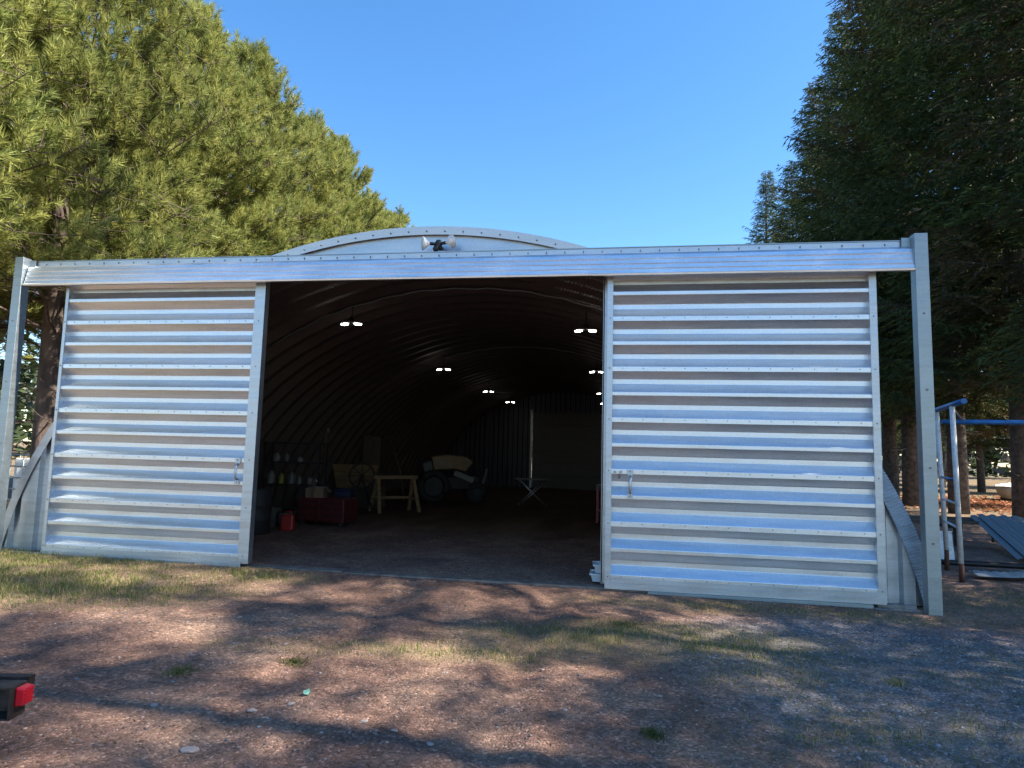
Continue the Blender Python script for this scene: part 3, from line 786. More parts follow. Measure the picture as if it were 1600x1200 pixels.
b = MB(); b.lathe([(0, .16), (.04, .21), (.2, .22), (.36, .19), (.44, .12), (.50, .05), (.56, .09)], (0, 0, 0), (.08, .05, 1), 14); b.build('body', M['card'], t)
b = MB(); b.lathe([(0, .055), (.03, .055)], (.04, .025, .485), (.08, .05, 1), 10); b.build('tie', M['iron'], t)
# tall board and leaning plank by the left wall
t = thing('upright_board', 'tall grey board standing behind the plank panel', 'board', (-7.64, 11.2, .02))
for k in range(2):
    b = MB(); b.box(-.28 + k * .285, -.004 + k * .285, 0, .03, 0, 2.06 - .03 * k); b.build('plank', M['old_wood'], t)
t = thing('leaning_pole', 'long thin pale pole leaning left of the tractor', 'pole', (-6.62, 11.2, .02))
b = MB(); b.tube([(.12, 0, .01), (-.1, .1, 1.0), (-.5, .25, 2.0)], [.03, .028, .022], 8); b.build('shaft', M['old_wood'], t)
b = MB(); b.lathe([(0, .026), (.05, .02)], (-.5, .25, 1.99), (-.35, .15, 1), 8); b.build('end_cap', M['jug_grey'], t)
# folding table
t = thing('folding_table', 'small pale folding table with crossed legs in the middle of the shed', 'table', (-2.68, 12.2, .02), 0.25)
b = MB(); b.box(-.55, .55, -.3, .3, .80, .84); b.build('tabletop', M['jug_white'], t, bevel=.01)
for sy in (-.26, .26):
    b = MB(); b.tube([(-.42, sy, .80), (.42, sy * .9, .01)], .015, 8); b.build('leg', M['galv_flat'], t)
    b = MB(); b.tube([(.42, sy * .9, .80), (-.42, sy, .01)], .015, 8); b.build('leg', M['galv_flat'], t)
for x, z in ((-.42, .015), (.42, .015), (0, .41)):
    b = MB(); b.tube([(x, -.26, z), (x, .26, z)], .013, 8); b.build('crossbar', M['galv_flat'], t)
# work cart by the right leaf
t = thing('work_cart', 'small red legged work cart beside the right door edge', 'cart', (-0.18, 8.0, .02), 0.0)
b = MB(); b.box(-.36, .4, -.3, .3, .86, .90); b.build('top', M['jug_grey'], t, bevel=.005)
b = MB(); b.box(-.33, .37, -.27, .27, .25, .28); b.build('shelf', M['dark_red'], t)
for sx in (-.33, .37):
    for sy in (-.27, .27):
        b = MB(); b.box(sx - .02, sx + .02, sy - .02, sy + .02, 0, .86); b.build('leg', M['red'], t)
t = thing('bench_vice', 'grey bench vice with rounded head on the work cart', 'vice', (-0.30, 7.95, .922))
b = MB(); b.lathe([(0, .06), (.03, .06), (.05, .03), (.10, .03)], (0, 0, 0), (0, 0, 1), 12); b.build('base', M['iron'], t)
b = MB(); b.lathe([(0, .04), (.05, .075), (.13, .07), (.19, .03)], (0, 0, .09), (0.1, 0, 1), 14); b.build('head', M['jug_white'], t)
# stacked trays on the sill
for k, (dx, dw, dz) in enumerate(((0, 1.0, 0.0), (.02, .93, .115))):
    t = thing('plastic_tray', ['lower pale plastic tray of the stack on the sill', 'upper pale plastic tray of the stack on the sill'][k], 'tray', (-0.15 + dx, .43, .012 + dz), 0.06 * k, 'trays stacked by the right door')
    b = MB()
    def ring(s, z): return [(-.2 * s, -.16 * s, z), (.2 * s, -.16 * s, z), (.2 * s, .16 * s, z), (-.2 * s, .16 * s, z)]
    v = ring(dw * .88, 0) + ring(dw, .1) + ring(dw * .93, .1) + ring(dw * .82, .02)
    f = [(0, 3, 2, 1)] + [(i, (i + 1) % 4, (i + 1) % 4 + 4, i + 4) for i in range(4)] + [(i + 4, (i + 1) % 4 + 4, (i + 1) % 4 + 8, i + 8) for i in range(4)] + [(i + 8, (i + 1) % 4 + 8, (i + 1) % 4 + 12, i + 12) for i in range(4)] + [(12, 13, 14, 15)]
    b.add(v, f); b.build('body', M['tote'], t)
    b = MB(); s = dw * 1.04
    for q in ((-.2 * s, .2 * s, -.163 * s, -.155 * s), (-.2 * s, .2 * s, .155 * s, .163 * s), (-.207 * s, -.2 * s, -.163 * s, .163 * s), (.2 * s, .207 * s, -.163 * s, .163 * s)): b.box(*q, .085, .105)
    b.build('rim', M['tote'], t)

# ------------------------------------------------------------------ things outside
# climbing frame end (white ladder legs, blue bars)
t = thing('climbing_frame', 'chipped white ladder frame with blue top bars beside the right post', 'play frame', (5.0, 2.2, 0))
b = MB(); b.tube([(-.08, -.05, .22), (-.14, -.12, 2.5)], .036, 12); b.build('leg', M['white_paint'], t)
b = MB(); b.tube([(.22, 1.05, .28), (.10, .92, 2.52)], .036, 12); b.build('leg', M['white_paint'], t)
b = MB(); b.tube([(-.075, -.045, -.05), (-.08, -.05, .26)], .034, 10); b.build('leg_foot', M['rust'], t)
b = MB(); b.tube([(.22, 1.06, -.05), (.22, 1.05, .30)], .034, 10); b.build('leg_foot', M['rust'], t)
for z, m_ in ((1.42, 'blue_paint'), (1.07, 'white_paint'), (.72, 'white_paint')):
    b = MB(); k = (z - .25) / 2.25; b.tube([(-.08 - .06 * k, -.05 - .07 * k, z), (.22 - .12 * k, 1.05 - .13 * k, z + .02)], .018, 8); b.build('rung', M[m_], t)
b = MB(); b.tube([(.15, 1.15, 2.52), (-.10, -.08, 2.535), (-.21, -.62, 2.54)], .040, 12); b.build('top_bar', M['blue_paint'], t)
b = MB(); b.tube([(-.05, .42, 2.30), (3.2, .42, 2.34)], .036, 12); b.build('long_bar', M['blue_paint'], t)
b = MB(); b.tube([(-.11, -.03, 2.5), (.25, .42, 2.32)], .016, 8); b.build('stay', M['galv_post'], t)
b = MB(); b.tube([(3.1, .42, 2.34), (3.35, -.3, 0)], .042, 12); b.build('leg', M['white_paint'], t)
b = MB(); b.tube([(3.1, .42, 2.34), (3.35, 1.1, 0)], .042, 12); b.build('leg', M['white_paint'], t)
# corrugated sheets leaning on a timber frame
t = thing('timber_rack', 'dark old timber rack lying among the spruce trunks', 'rack', (7.0, 7.4, 0), 0.1)
for k in range(4):
    b = MB(); b.box(-1.6, 1.6, -.6 + k * .35, -.48 + k * .35, .40, .47); b.build('plank', M['old_wood'], t)
for x in (-1.4, 0, 1.4):
    b = MB(); b.box(x - .06, x + .06, -.62, .62, .30, .40); b.build('bearer', M['old_wood'], t)
    for y in (-.5, .5):
        b = MB(); b.box(x - .05, x + .05, y - .05, y + .05, -.1, .30); b.build('leg', M['old_wood'], t)
for k in range(2):
    t = thing('metal_sheet', ['grey corrugated steel sheet leaning on the timber rack, lower of two', 'grey corrugated steel sheet leaning on the timber rack, upper of two'][k], 'metal sheet', (7.66 + .10 * k, 5.95 - .1 * k, .27 + .035 * k), -0.19, 'steel sheets by the trees')
    b = MB(); v = []; n = 17
    for j in range(n):
        u = -.4 + .8 * j / (n - 1); z = .03 if (j % 4) in (1, 2) else 0.0
        v += [(u, -1.35, z - .28), (u, 1.35, z + .27)]
    b.add(v, [(2 * j, 2 * j + 2, 2 * j + 3, 2 * j + 1) for j in range(n - 1)]); o = b.build('sheet', M['sheet_steel'], t)
    so = o.modifiers.new('thick', 'SOLIDIFY'); so.thickness = .003
t = thing('white_board', 'small white board propped behind the foot of the climbing frame', 'board', (5.36, 3.75, 0), -0.1)
b = MB(); b.bar((0, 0, 0), (0, .12, .52), .40, .015, (0, 1, 0)); b.build('face', M['white_paint'], t)
b = MB(); b.bar((.1, .05, .1), (.1, .35, 0.0), .03, .03); b.build('prop', M['old_wood'], t)
t = thing('black_pipe', 'long black plastic pipe lying on the ground right of the shed', 'pipe', (6.2, 3.35, 0.06))
b = MB(); b.tube([(-1.9, .12, .0), (-.7, .05, .0), (.4, -.05, .005), (2.6, -.2, -.01)], .045, 10); b.build('pipe', M['black'], t)
b = MB(); b.tube([(2.4, -.18, -.005), (2.6, -.2, -.01)], .055, 10); b.build('collar', M['iron'], t)
t = thing('plastic_sheet', 'crumpled milky plastic sheet on the ground beside the black pipe', 'plastic sheet', (6.0, 2.75, 0.0), .2)
n = 26; v = []
for j in range(n):
    for k in range(10):
        u, w_ = j / (n - 1) - .5, k / 9 - .5
        v.append((u * 1.5, w_ * .35 + .08 * math.sin(u * 7), .0 + .07 * abs(math.sin(u * 19 + w_ * 9)) * (1 - abs(2 * w_)) + .01))
b = MB(); b.add(v, [(j * 10 + k, j * 10 + 10 + k, j * 10 + 11 + k, j * 10 + k + 1) for j in range(n - 1) for k in range(9)], True); b.build('sheet', M['clear_plastic'], t)
# boat beyond the trees
t = thing('small_boat', 'small beige and white rowing boat in the sunny clearing behind the spruces', 'boat', (19.2, 27.6, 0.0), 0.9); t.scale = (.75, .85, .85)
hullv = []; ns = 14
for j in range(ns):
    s = j / (ns - 1); x = -2.1 + 4.2 * s; wd = .72 * (1 - max(0, (s - .45) / .55) ** 2.2) if s > .45 else .62 + .10 * s / .45
    wd = max(wd, .02); zt = .78 + .16 * s * s; zb = .14 + .28 * max(0, s - .7) / .3
    hullv += [(x, -wd, zt), (x, -wd * .82, zb + .25), (x, -wd * .45, zb), (x, 0, zb - .04), (x, wd * .45, zb), (x, wd * .82, zb + .25), (x, wd, zt)]
b = MB(); b.add(hullv, [(j * 7 + k, j * 7 + 7 + k, j * 7 + 8 + k, j * 7 + k + 1) for j in range(ns - 1) for k in range(6)] + [tuple(range(7))], True); o = b.build('hull', M['hull'], t)
so = o.modifiers.new('thick', 'SOLIDIFY'); so.thickness = .03
for s_ in (0, 6):
    b = MB(); b.tube([hullv[j * 7 + s_] for j in range(ns)], .05, 8); b.build('gunwale', M['white_paint'], t)
for x in (-1.2, .2):
    b = MB(); b.box(x - .15, x + .15, -.6, .6, .52, .56); b.build('thwart', M['white_paint'], t)
for x in (-1.3, 1.1):
    b = MB(); b.box(x - .1, x + .1, -.5, .5, -.1, .18); b.build('chock', M['old_wood'], t)
t = thing('red_tank', 'red fuel tank lying against the rowing boat', 'tank', (18.75, 26.4, 0.45))
b = MB(); b.lathe([(0, .05), (.03, .2), (.5, .2), (.53, .05)], (-.26, 0, 0), (1, 0, 0), 16); b.build('body', M['red_plastic'], t)
for x in (-.15, .15):
    b = MB(); b.box(x - .04, x + .04, -.15, .15, -.45, -.15); b.build('stand', M['old_wood'], t)
# caged water tote behind the left corner
t = thing('water_tote', 'white plastic water tote in a steel cage behind the left shed corner', 'tote', (-13.35, 5.3, 0.05), 0.15)
b = MB(); b.box(-.55, .55, -.45, .45, .18, 1.18); b.lathe([(0, .12), (.06, .12)], (0, 0, 1.18), (0, 0, 1), 14); b.build('tank', M['tote'], t, bevel=.06)
for k in range(5):
    z = .22 + k * .26; b = MB()
    b.tube([(-.6, -.5, z), (.6, -.5, z), (.6, .5, z), (-.6, .5, z)], .016, 6, closed=True); b.build('cage_hoop', M['galv_post'], t)
for x in (-.6, -.3, 0, .3, .6):
    for y in (-.5, .5):
        b = MB(); b.tube([(x, y, .15), (x, y, 1.28)], .014, 6); b.build('cage_bar', M['galv_post'], t)
for y in (-.22, .22):
    for x in (-.6, .6):
        b = MB(); b.tube([(x, y, .15), (x, y, 1.26)], .014, 6); b.build('cage_bar', M['galv_post'], t)
b = MB(); b.box(-.6, .6, -.5, .5, .08, .16)
for x in (-.5, 0, .5): b.box(x - .06, x + .06, -.5, .5, -.06, .08)
b.build('pallet', M['old_wood'], t)
# trailer corner at the lower left edge of the view
t = thing('utility_trailer', 'rusty dark steel trailer corner with a red tail light', 'trailer', (-3.02, -5.50, 0.0), 0.0)
# channel open towards the drive, running away to the left
a0 = Vector((0.005, .04, 0)); dvec = Vector((-.98, -.20, 0)).normalized()
nv = Vector((dvec.y, -dvec.x, 0));  nv = nv if nv.y < 0 else -nv       # side facing the camera
def P3(s, o, z): q = a0 + dvec * s + nv * o; return (q.x, q.y, z)
b = MB()
b.add([P3(0, 0, .408), P3(3.2, 0, .408), P3(3.2, .11, .408), P3(0, .11, .408), P3(0, 0, .416), P3(3.2, 0, .416), P3(3.2, .11, .416), P3(0, .11, .416)], [(0, 3, 2, 1), (4, 5, 6, 7), (0, 1, 5, 4), (1, 2, 6, 5), (2, 3, 7, 6), (3, 0, 4, 7)])
b.add([P3(0, 0, .258), P3(3.2, 0, .258), P3(3.2, .11, .258), P3(0, .11, .258), P3(0, 0, .266), P3(3.2, 0, .266), P3(3.2, .11, .266), P3(0, .11, .266)], [(0, 3, 2, 1), (4, 5, 6, 7), (0, 1, 5, 4), (1, 2, 6, 5), (2, 3, 7, 6), (3, 0, 4, 7)])
b.add([P3(0, -.008, .258), P3(3.2, -.008, .258), P3(3.2, 0, .258), P3(0, 0, .258), P3(0, -.008, .416), P3(3.2, -.008, .416), P3(3.2, 0, .416), P3(0, 0, .416)], [(0, 3, 2, 1), (4, 5, 6, 7), (0, 1, 5, 4), (1, 2, 6, 5), (2, 3, 7, 6), (3, 0, 4, 7)])
b.add([P3(-.008, -.008, .258), P3(0, -.008, .258), P3(0, .11, .258), P3(-.008, .11, .258), P3(-.008, -.008, .416), P3(0, -.008, .416), P3(0, .11, .416), P3(-.008, .11, .416)], [(0, 3, 2, 1), (4, 5, 6, 7), (0, 1, 5, 4), (1, 2, 6, 5), (2, 3, 7, 6), (3, 0, 4, 7)])
b.build('rear_channel', M['rusty_steel'], t)
b = MB(); b.add([P3(-.01, .0, .315), P3(-.01, .085, .315), P3(-.055, .08, .32), P3(-.055, .008, .32), P3(-.01, .0, .41), P3(-.01, .085, .41), P3(-.055, .08, .403), P3(-.055, .008, .403)], [(0, 3, 2, 1), (4, 5, 6, 7), (0, 1, 5, 4), (1, 2, 6, 5), (2, 3, 7, 6), (3, 0, 4, 7)])
b.build('tail_light', M['tail_lens'], t, bevel=.008)
for k in range(4):
    b = MB(); b.bar(P3(-.0575, .012, .338 + .018 * k), P3(-.0575, .076, .338 + .018 * k), .004, .005); b.build('lens_rib', M['tail_lens'], t)
for z in (.30, .375):
    b = MB(); b.lathe([(0, .008), (.006, .006)], P3(.03, .002, z), nv, 8); b.build('rivet', M['bolt'], t)
b = MB(); b.bar(P3(.03, -.10, .385), P3(3.2, -.10, .385), .05, .05); b.build('deck_rail', M['rusty_steel'], t)
for s in (1.5, 3.1):
    b = MB(); b.bar(P3(s, .0, .40), P3(s, -.9, .40), .06, .05); b.build('cross_member', M['rusty_steel'], t)
b = MB(); b.bar(P3(3.2, -.6, .36), P3(4.2, -.6, .36), .08, .08); b.build('drawbar', M['rusty_steel'], t)
for o_ in (.25, -1.45):
    c = Vector(P3(2.6, o_, .3)); b = MB(); b.tube([c + dvec * .22 * math.cos(a) + Vector((0, 0, .22 * math.sin(a))) for a in [k * PI / 12 for k in range(24)]], .08, 8, closed=True); w = b.build('wheel', M['tyre'], t)
    b = MB(); b.lathe([(-.05, .13), (0, .15), (.05, .13)], c, nv, 16); b.build('rim', M['jug_grey'], w)
b = MB(); b.bar(P3(2.6, .2, .3), P3(2.6, -1.4, .3), .05, .05); b.build('axle', M['rusty_steel'], t)
# loose scrap on the drive
t = thing('mint_scrap', 'small mint green scrap lying on the dirt drive', 'scrap', (-2.02, -4.29, float(hgt(-2.02, -4.29)) + .008), .6); t.scale = (.7, .7, .6)
b = MB(); pts = [(-.035, -.03), (.01, -.035), (.03, .0), (.028, .04), (.0, .045), (-.03, .02)]
b.prism(pts, lambda u, v: (u, v, .004 + abs(u) * .5 + v * .35), lambda u, v: (u, v, .007 + abs(u) * .5 + v * .35)); b.build('sheet', M['leaf_green'], t)
# ------------------------------------------------------------------ foliage builders
def unit(a): return a / np.maximum(np.linalg.norm(a, axis=-1, keepdims=True), 1e-9)

def needles(base, d, length, width, col):
    """one thin triangle for each needle"""
    n = len(base)
    ref = rng.normal(size=(n, 3)); side = unit(np.cross(d, ref)) * width[:, None] * 0.5
    v = np.empty((n, 3, 3)); v[:, 0] = base - side; v[:, 1] = base + side; v[:, 2] = base + d * length[:, None]
    c = np.repeat(col[:, None, :], 3, 1)
    return v.reshape(-1, 3), c.reshape(-1, 3)

def limb(mb, pts, r0, r1, n=5):
    m = len(pts); mb.tube(pts, [r0 + (r1 - r0) * i / (m - 1) for i in range(m)], n, cap=False)

def trunk_pts(H, lean, seed):
    r = random.Random(seed); pts = []
    for i in range(9):
        s = i / 8; pts.append((lean[0] * s + r.uniform(-.05, .05) * s, lean[1] * s + r.uniform(-.05, .05) * s, -0.15 + (H + .15) * s))
    return pts

def pine_variant(seed, H=13.5):
    global rng
    rng = np.random.default_rng(seed); r = random.Random(seed)
    tr = MB(); pts = trunk_pts(H * .97, (r.uniform(-.3, .3), r.uniform(-.3, .3)), seed)
    rad = [.24, .205, .185, .165, .14, .11, .08, .05, .015]; tr.tube(pts, rad, 12)
    tb, ta, tc = [], [], []                                # tuft positions, axes, colours
    z = 2.0
    while z < H - .35:
        s = (z - 2.6) / (H - 2.6); live = z > 3.7
        L = (3.5 * (1 - max(s, 0) ** 2.0) + .35) if live else r.uniform(.8, 2.4)
        nb = 6 if live else 4; a0 = r.uniform(0, 6.28)
        for k in range(nb):
            a = a0 + k * 6.283 / nb + r.uniform(-.35, .35); Lb = L * r.uniform(.75, 1.12)
            el = (.05 + .75 * max(s, 0) + r.uniform(-.15, .2)) if live else r.uniform(-.35, .1)
            d0 = Vector((math.cos(a) * math.cos(el), math.sin(a) * math.cos(el), math.sin(el)))
            bp = []
            for q in range(6):
                u = q / 5; p = Vector((0, 0, z)) + d0 * (Lb * u) + Vector((0, 0, .10 * Lb * u * u)) + Vector((r.uniform(-.05, .05), r.uniform(-.05, .05), r.uniform(-.05, .05))) * Lb * u * .6
                bp.append(p)
            limb(tr, bp, .035 * (1 - .5 * max(s, 0)) if live else .018, .006 if live else .003, 5 if live else 3)
            if not live:
                for q in range(4):
                    u = r.uniform(.3, 1); p = bp[min(4, int(u * 5))]; e = Vector((r.uniform(-1, 1), r.uniform(-1, 1), r.uniform(-.6, .4))).normalized() * r.uniform(.3, .8)
                    limb(tr, [p, p + e * .5 + Vector((0, 0, -.03)), p + e], .008, .003, 3)
                if r.random() > .25: continue
            nt_ = int(10 + 11.5 * Lb) if live else 5
            sidev = d0.cross(Vector((0, 0, 1))).normalized()
            for q in range(nt_):
                u = r.uniform(.32, 1.0) ** .8; i0 = min(4, int(u * 5)); p = bp[i0].lerp(bp[i0 + 1], u * 5 - i0)
                off = r.gauss(0, .26) * Lb * (1.15 - .7 * u); up_ = r.uniform(-.05, .34) + .05
                e = p + sidev * off + Vector((0, 0, up_)) - d0 * abs(off) * .1
                if q % 3 == 0: limb(tr, [p, p.lerp(e, .5) + Vector((0, 0, -.03)), e], .012, .006, 3)
                ax = d0 * r.uniform(.3, 1.0) + sidev * (off * .9) + Vector((0, 0, r.uniform(.25, 1.0))) + Vector((r.uniform(-.4, .4), r.uniform(-.4, .4), 0))
                ax.normalize(); tb.append(e); ta.append(ax)
                g = r.random(); tc.append((.235 + .16 * g, .275 + .12 * g, .08 + .035 * g))
        z += .44 + .22 * r.random()
    for q in range(10):                                    # leader tufts at the very top
        tb.append(Vector((pts[-1][0] + r.uniform(-.15, .15), pts[-1][1] + r.uniform(-.15, .15), H - r.uniform(0, .7)))); ta.append(Vector((r.uniform(-.4, .4), r.uniform(-.4, .4), 1)).normalized()); tc.append((.20, .22, .055))
    tb = np.array([tuple(x) for x in tb]); ta = np.array([tuple(x) for x in ta]); tc = np.array(tc)
    K = 58; n = len(tb)
    ax = np.repeat(ta, K, 0); bs = np.repeat(tb, K, 0); cc = np.repeat(tc, K, 0)
    s = rng.random(n * K); q = rng.normal(size=(n * K, 3)); q = unit(q - ax * (q * ax).sum(1, keepdims=True))
    spread = .30 + .62 * rng.random(n * K)
    d = unit(ax * (0.9 - .5 * (1 - s))[:, None] + q * spread[:, None]); d[:, 2] -= .05
    base = bs + ax * ((s - .6) * .30)[:, None]
    v, c = needles(base, unit(d), (.15 + .08 * rng.random(n * K)), .013 + .008 * rng.random(n * K), cc * (.75 + .5 * rng.random(n * K))[:, None])
    return tr.mesh('trunk'), fast_mesh('crown', v, 3, np.arange(len(v)), M['pine_needles'], c)

def spruce_variant(seed, H=26.0, dens=1.0, sparse=False):
    global rng
    rng = np.random.default_rng(seed); r = random.Random(seed)
    tr = MB(); pts = trunk_pts(H * .985, (r.uniform(-.2, .2), r.uniform(-.2, .2)), seed)
    tr.tube(pts, [.31, .265, .24, .21, .175, .14, .10, .06, .012], 12)
    B, D, Ln, Wd, Cc = [], [], [], [], []
    z = 1.4
    while z < H - .3:
        s = max(0, (z - 2.5) / (H - 2.5)); live = z > 3.9 + r.uniform(-.5, .5)
        L = 4.4 * (1 - s ** 1.6) * (.82 + .3 * r.random()) + .3
        if not live: L = r.uniform(.7, 2.6)
        nb = r.choice((5, 6, 6, 7)) if live else 5; a0 = r.uniform(0, 6.28)
        for k in range(nb):
            if r.random() < (.48 if sparse else .10): continue
            a = a0 + k * 6.283 / nb + r.uniform(-.3, .3); Lb = L * r.uniform(.62, 1.15)
            el = -.28 + .75 * s + r.uniform(-.12, .12)
            hx, hy = math.cos(a), math.sin(a); bp = []
            for q in range(6):
                u = q / 5; dz = math.sin(el) * Lb * u + .22 * Lb * u ** 2.5 * (1 - s * .5)
                bp.append(Vector((hx * Lb * u * math.cos(el), hy * Lb * u * math.cos(el), z + dz)))
            limb(tr, bp, (.03 - .02 * s) if live else .016, .004, 4 if live else 3)
            if not live:
                for q in range(3):
                    p = bp[r.randint(2, 5)]; e = Vector((r.uniform(-1, 1), r.uniform(-1, 1), r.uniform(-.7, .2))).normalized() * r.uniform(.2, .7); limb(tr, [p, p + e], .007, .003, 3)
                continue
            sv = Vector((-hy, hx, 0)); shade = r.random(); brown = r.random() < .15
            m = max(3, int(Lb / .15))
            for j in range(m):
                u = .10 + .90 * (j + r.random() * .6) / m; u = min(u, 1.0); i0 = min(4, int(u * 5)); p = bp[i0].lerp(bp[i0 + 1], u * 5 - i0)
                for sd_ in (-1, 1):
                    tl = (.30 + .28 * Lb * (1 - u) * 1.1) * r.uniform(.6, 1.2)
                    td = (sv * sd_ + Vector((hx, hy, 0)) * r.uniform(.4, 1.0) + Vector((0, 0, r.uniform(-.45, .12)))).normalized()
                    ns_ = max(4, int(tl / .043 * dens))
                    for w in range(ns_):
                        f = (w + r.random()) / ns_; b_ = p + td * (tl * f) + Vector((0, 0, -.22 * f * f * tl))
                        dd = td * 1.1 + Vector((r.gauss(0, .42), r.gauss(0, .42), r.gauss(-.12, .34)))
                        B.append(tuple(b_)); D.append(tuple(dd)); Ln.append(.10 + .13 * r.random()); Wd.append(.033 + .033 * r.random())
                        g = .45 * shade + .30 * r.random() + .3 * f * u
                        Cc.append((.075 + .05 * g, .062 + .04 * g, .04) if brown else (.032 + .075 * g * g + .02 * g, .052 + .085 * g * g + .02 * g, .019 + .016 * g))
        z += (.50 + .28 * r.random()) * (1 - .52 * s)
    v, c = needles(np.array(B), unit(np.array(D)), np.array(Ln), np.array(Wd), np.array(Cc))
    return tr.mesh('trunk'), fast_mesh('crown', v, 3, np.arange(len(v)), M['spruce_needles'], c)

def bare_variant(seed, H=8.0):
    r = random.Random(seed); tr = MB()
    def grow(p, d, L, rad, lev):
        q = [p]; dd = d.copy()
        for i in range(4):
            dd = (dd + Vector((r.gauss(0, .12), r.gauss(0, .12), r.gauss(.05, .08)))).normalized(); q.append(q[-1] + dd * L / 4)
        limb(tr, q, rad, rad * .45, 6 if lev == 0 else 4 if lev == 1 else 3)
        if lev >= 3: return
        for i in range((9, 7, 5)[lev]):
            u = r.uniform(.3 if lev == 0 else .2, 1); j = min(3, int(u * 4)); pp = q[j].lerp(q[j + 1], u * 4 - j)
            az = r.uniform(0, 6.28); nd = (dd * .6 + Vector((math.cos(az), math.sin(az), r.uniform(0, .5))) * .8).normalized()
            grow(pp, nd, L * r.uniform(.28, .5), rad * .42, lev + 1)
    grow(Vector((0, 0, -.1)), Vector((0, 0, 1)), H, .09, 0)
    return tr.mesh('trunk')

def place_tree(name, label, cat, meshes, bark, loc, scale, rot, group):
    t = thing(name, label, cat, (loc[0], loc[1], float(hgt(loc[0], loc[1]))), rot, group)
    t.scale = scale if isinstance(scale, tuple) else (scale,) * 3
    a = link('trunk', meshes[0], t)
    if not meshes[0].materials: meshes[0].materials.append(bark)
    if len(meshes) > 1: link('crown', meshes[1], t)
    return t

ORD = ['first', 'second', 'third', 'fourth', 'fifth', 'sixth', 'seventh', 'eighth', 'ninth', 'tenth', 'eleventh', 'twelfth']
pines = [pine_variant(s) for s in (3, 14, 27)]
py = [-0.2, 3.3, 6.6, 9.7, 12.8, 16.0, 19.3, 22.6, 26.2, 30.0]
for i, y in enumerate(py):
    place_tree('pine_tree', '%s long-needled pine from the camera in the sunlit row left of the shed' % ORD[i], 'tree', pines[i % 3], M['bark_pine'],
               (-11.6 + [-.6, 0, .1, -.15, .2, 0, -.1, .15, 0, .1][i], y), [.98, 1.02, .97, 1.04, .99, 1.03, .97, 1.0, .96, .93][i], 1.3 * i, 'pines left of the shed')

for i, (x, y, s) in enumerate(((-15.6, 1.2, .98), (-15.2, 5.0, 1.0), (-15.8, 8.8, .97), (-15.4, 12.8, .95))):
    place_tree('pine_tree', '%s pine of the second row, half hidden behind the front pines' % ORD[i], 'tree', pines[(i + 1) % 3], M['bark_pine'], (x, y), s, 2.3 * i + .5, 'pines of the second row')
spruces = [spruce_variant(s) for s in (5, 8, 19)]
sp_open = spruce_variant(31, 25.0, 0.9, True)
print('TRIS pine', [len(m[1].polygons) for m in pines], 'spruce', [len(m[1].polygons) for m in spruces], len(sp_open[1].polygons), file=__import__('sys').stderr)
sy = [9.6, 13.4, 17.1, 20.6, 24.0, 28.0, 32.5, 45.0, 38.0]
sh = [1.06, 1.1, 1.1, 1.14, 1.10, 1.04, .98, .96, .86]
sx_ = [12.3, 11.9, 11.8, 11.7, 12.2, 11.9, 11.8, 11.6, 11.7]
for i, y in enumerate(sy):
    place_tree('spruce_tree', '%s tall dark spruce from the camera in the row right of the shed' % ORD[i], 'tree', spruces[i % 3], M['bark_spruce'],
               (sx_[i], y), sh[i], .7 + 1.9 * i, 'spruces right of the shed')
for i, (x, y, s) in enumerate(((17.0, 22, .9), (15.4, 33, .8), (20, 44, .85), (26, 50, .9), (31, 42, .85), (16, 52, .8), (36, 58, .9), (24, 62, .95), (16.4, 35, .7), (21.8, 36, .72), (26.0, 34, .7))):
    place_tree('spruce_tree', '%s dim spruce standing in the wood behind the right-hand row' % ORD[i], 'tree', spruces[(i + 1) % 3], M['bark_spruce'], (x, y), s, 2.1 * i, 'spruces in the wood behind')
# the same row runs on past the camera and shades the yard
for i, (x, y, s, w) in enumerate(((12.2, 6.2, .95, .8), (12.6, 3.2, .98, .75), (12.0, -0.1, 1.12, .72), (12.9, -2.9, .92, .56), (12.3, -5.5, .99, .74), (12.8, -8.3, 1.0, .84), (12.2, -11.8, .97, .85))):
    place_tree('spruce_tree', '%s spruce of the row beside the yard, right of the camera' % ORD[i], 'tree', spruces[i % 3] if i < 3 else sp_open, M['bark_spruce'], (x, y), (w, w, s), 1.1 * i + .4, 'spruces beside the yard')

bares = [bare_variant(s) for s in (2, 6)]
for i, (x, y, s) in enumerate(((-14.6, 1.2, .8), (-15.8, 4.2, 1.0), (-17.5, 7.5, 1.1), (-19.5, 2.5, 1.1), (-22, 9, 1.2), (-16.5, 11, .9), (-24, 4.5, 1.2), (-27, 12, 1.3))):
    place_tree('bare_tree', '%s leafless grey tree in the scrub behind the pines' % ORD[i], 'tree', (bares[i % 2],), M['bark_grey'], (x, y), s, 1.7 * i, 'leafless trees left')
for i, (x, y, s) in enumerate(((19.5, 36, 1.0), (23, 33, .9), (27, 37, 1.1), (17.6, 38, .9), (22, 41, 1.1))):
    place_tree('bare_tree', '%s leafless grey tree beyond the boat' % ORD[i], 'tree', (bares[(i + 1) % 2],), M['bark_grey'], (x, y), s, 1.3 * i, 'leafless trees beyond the boat')

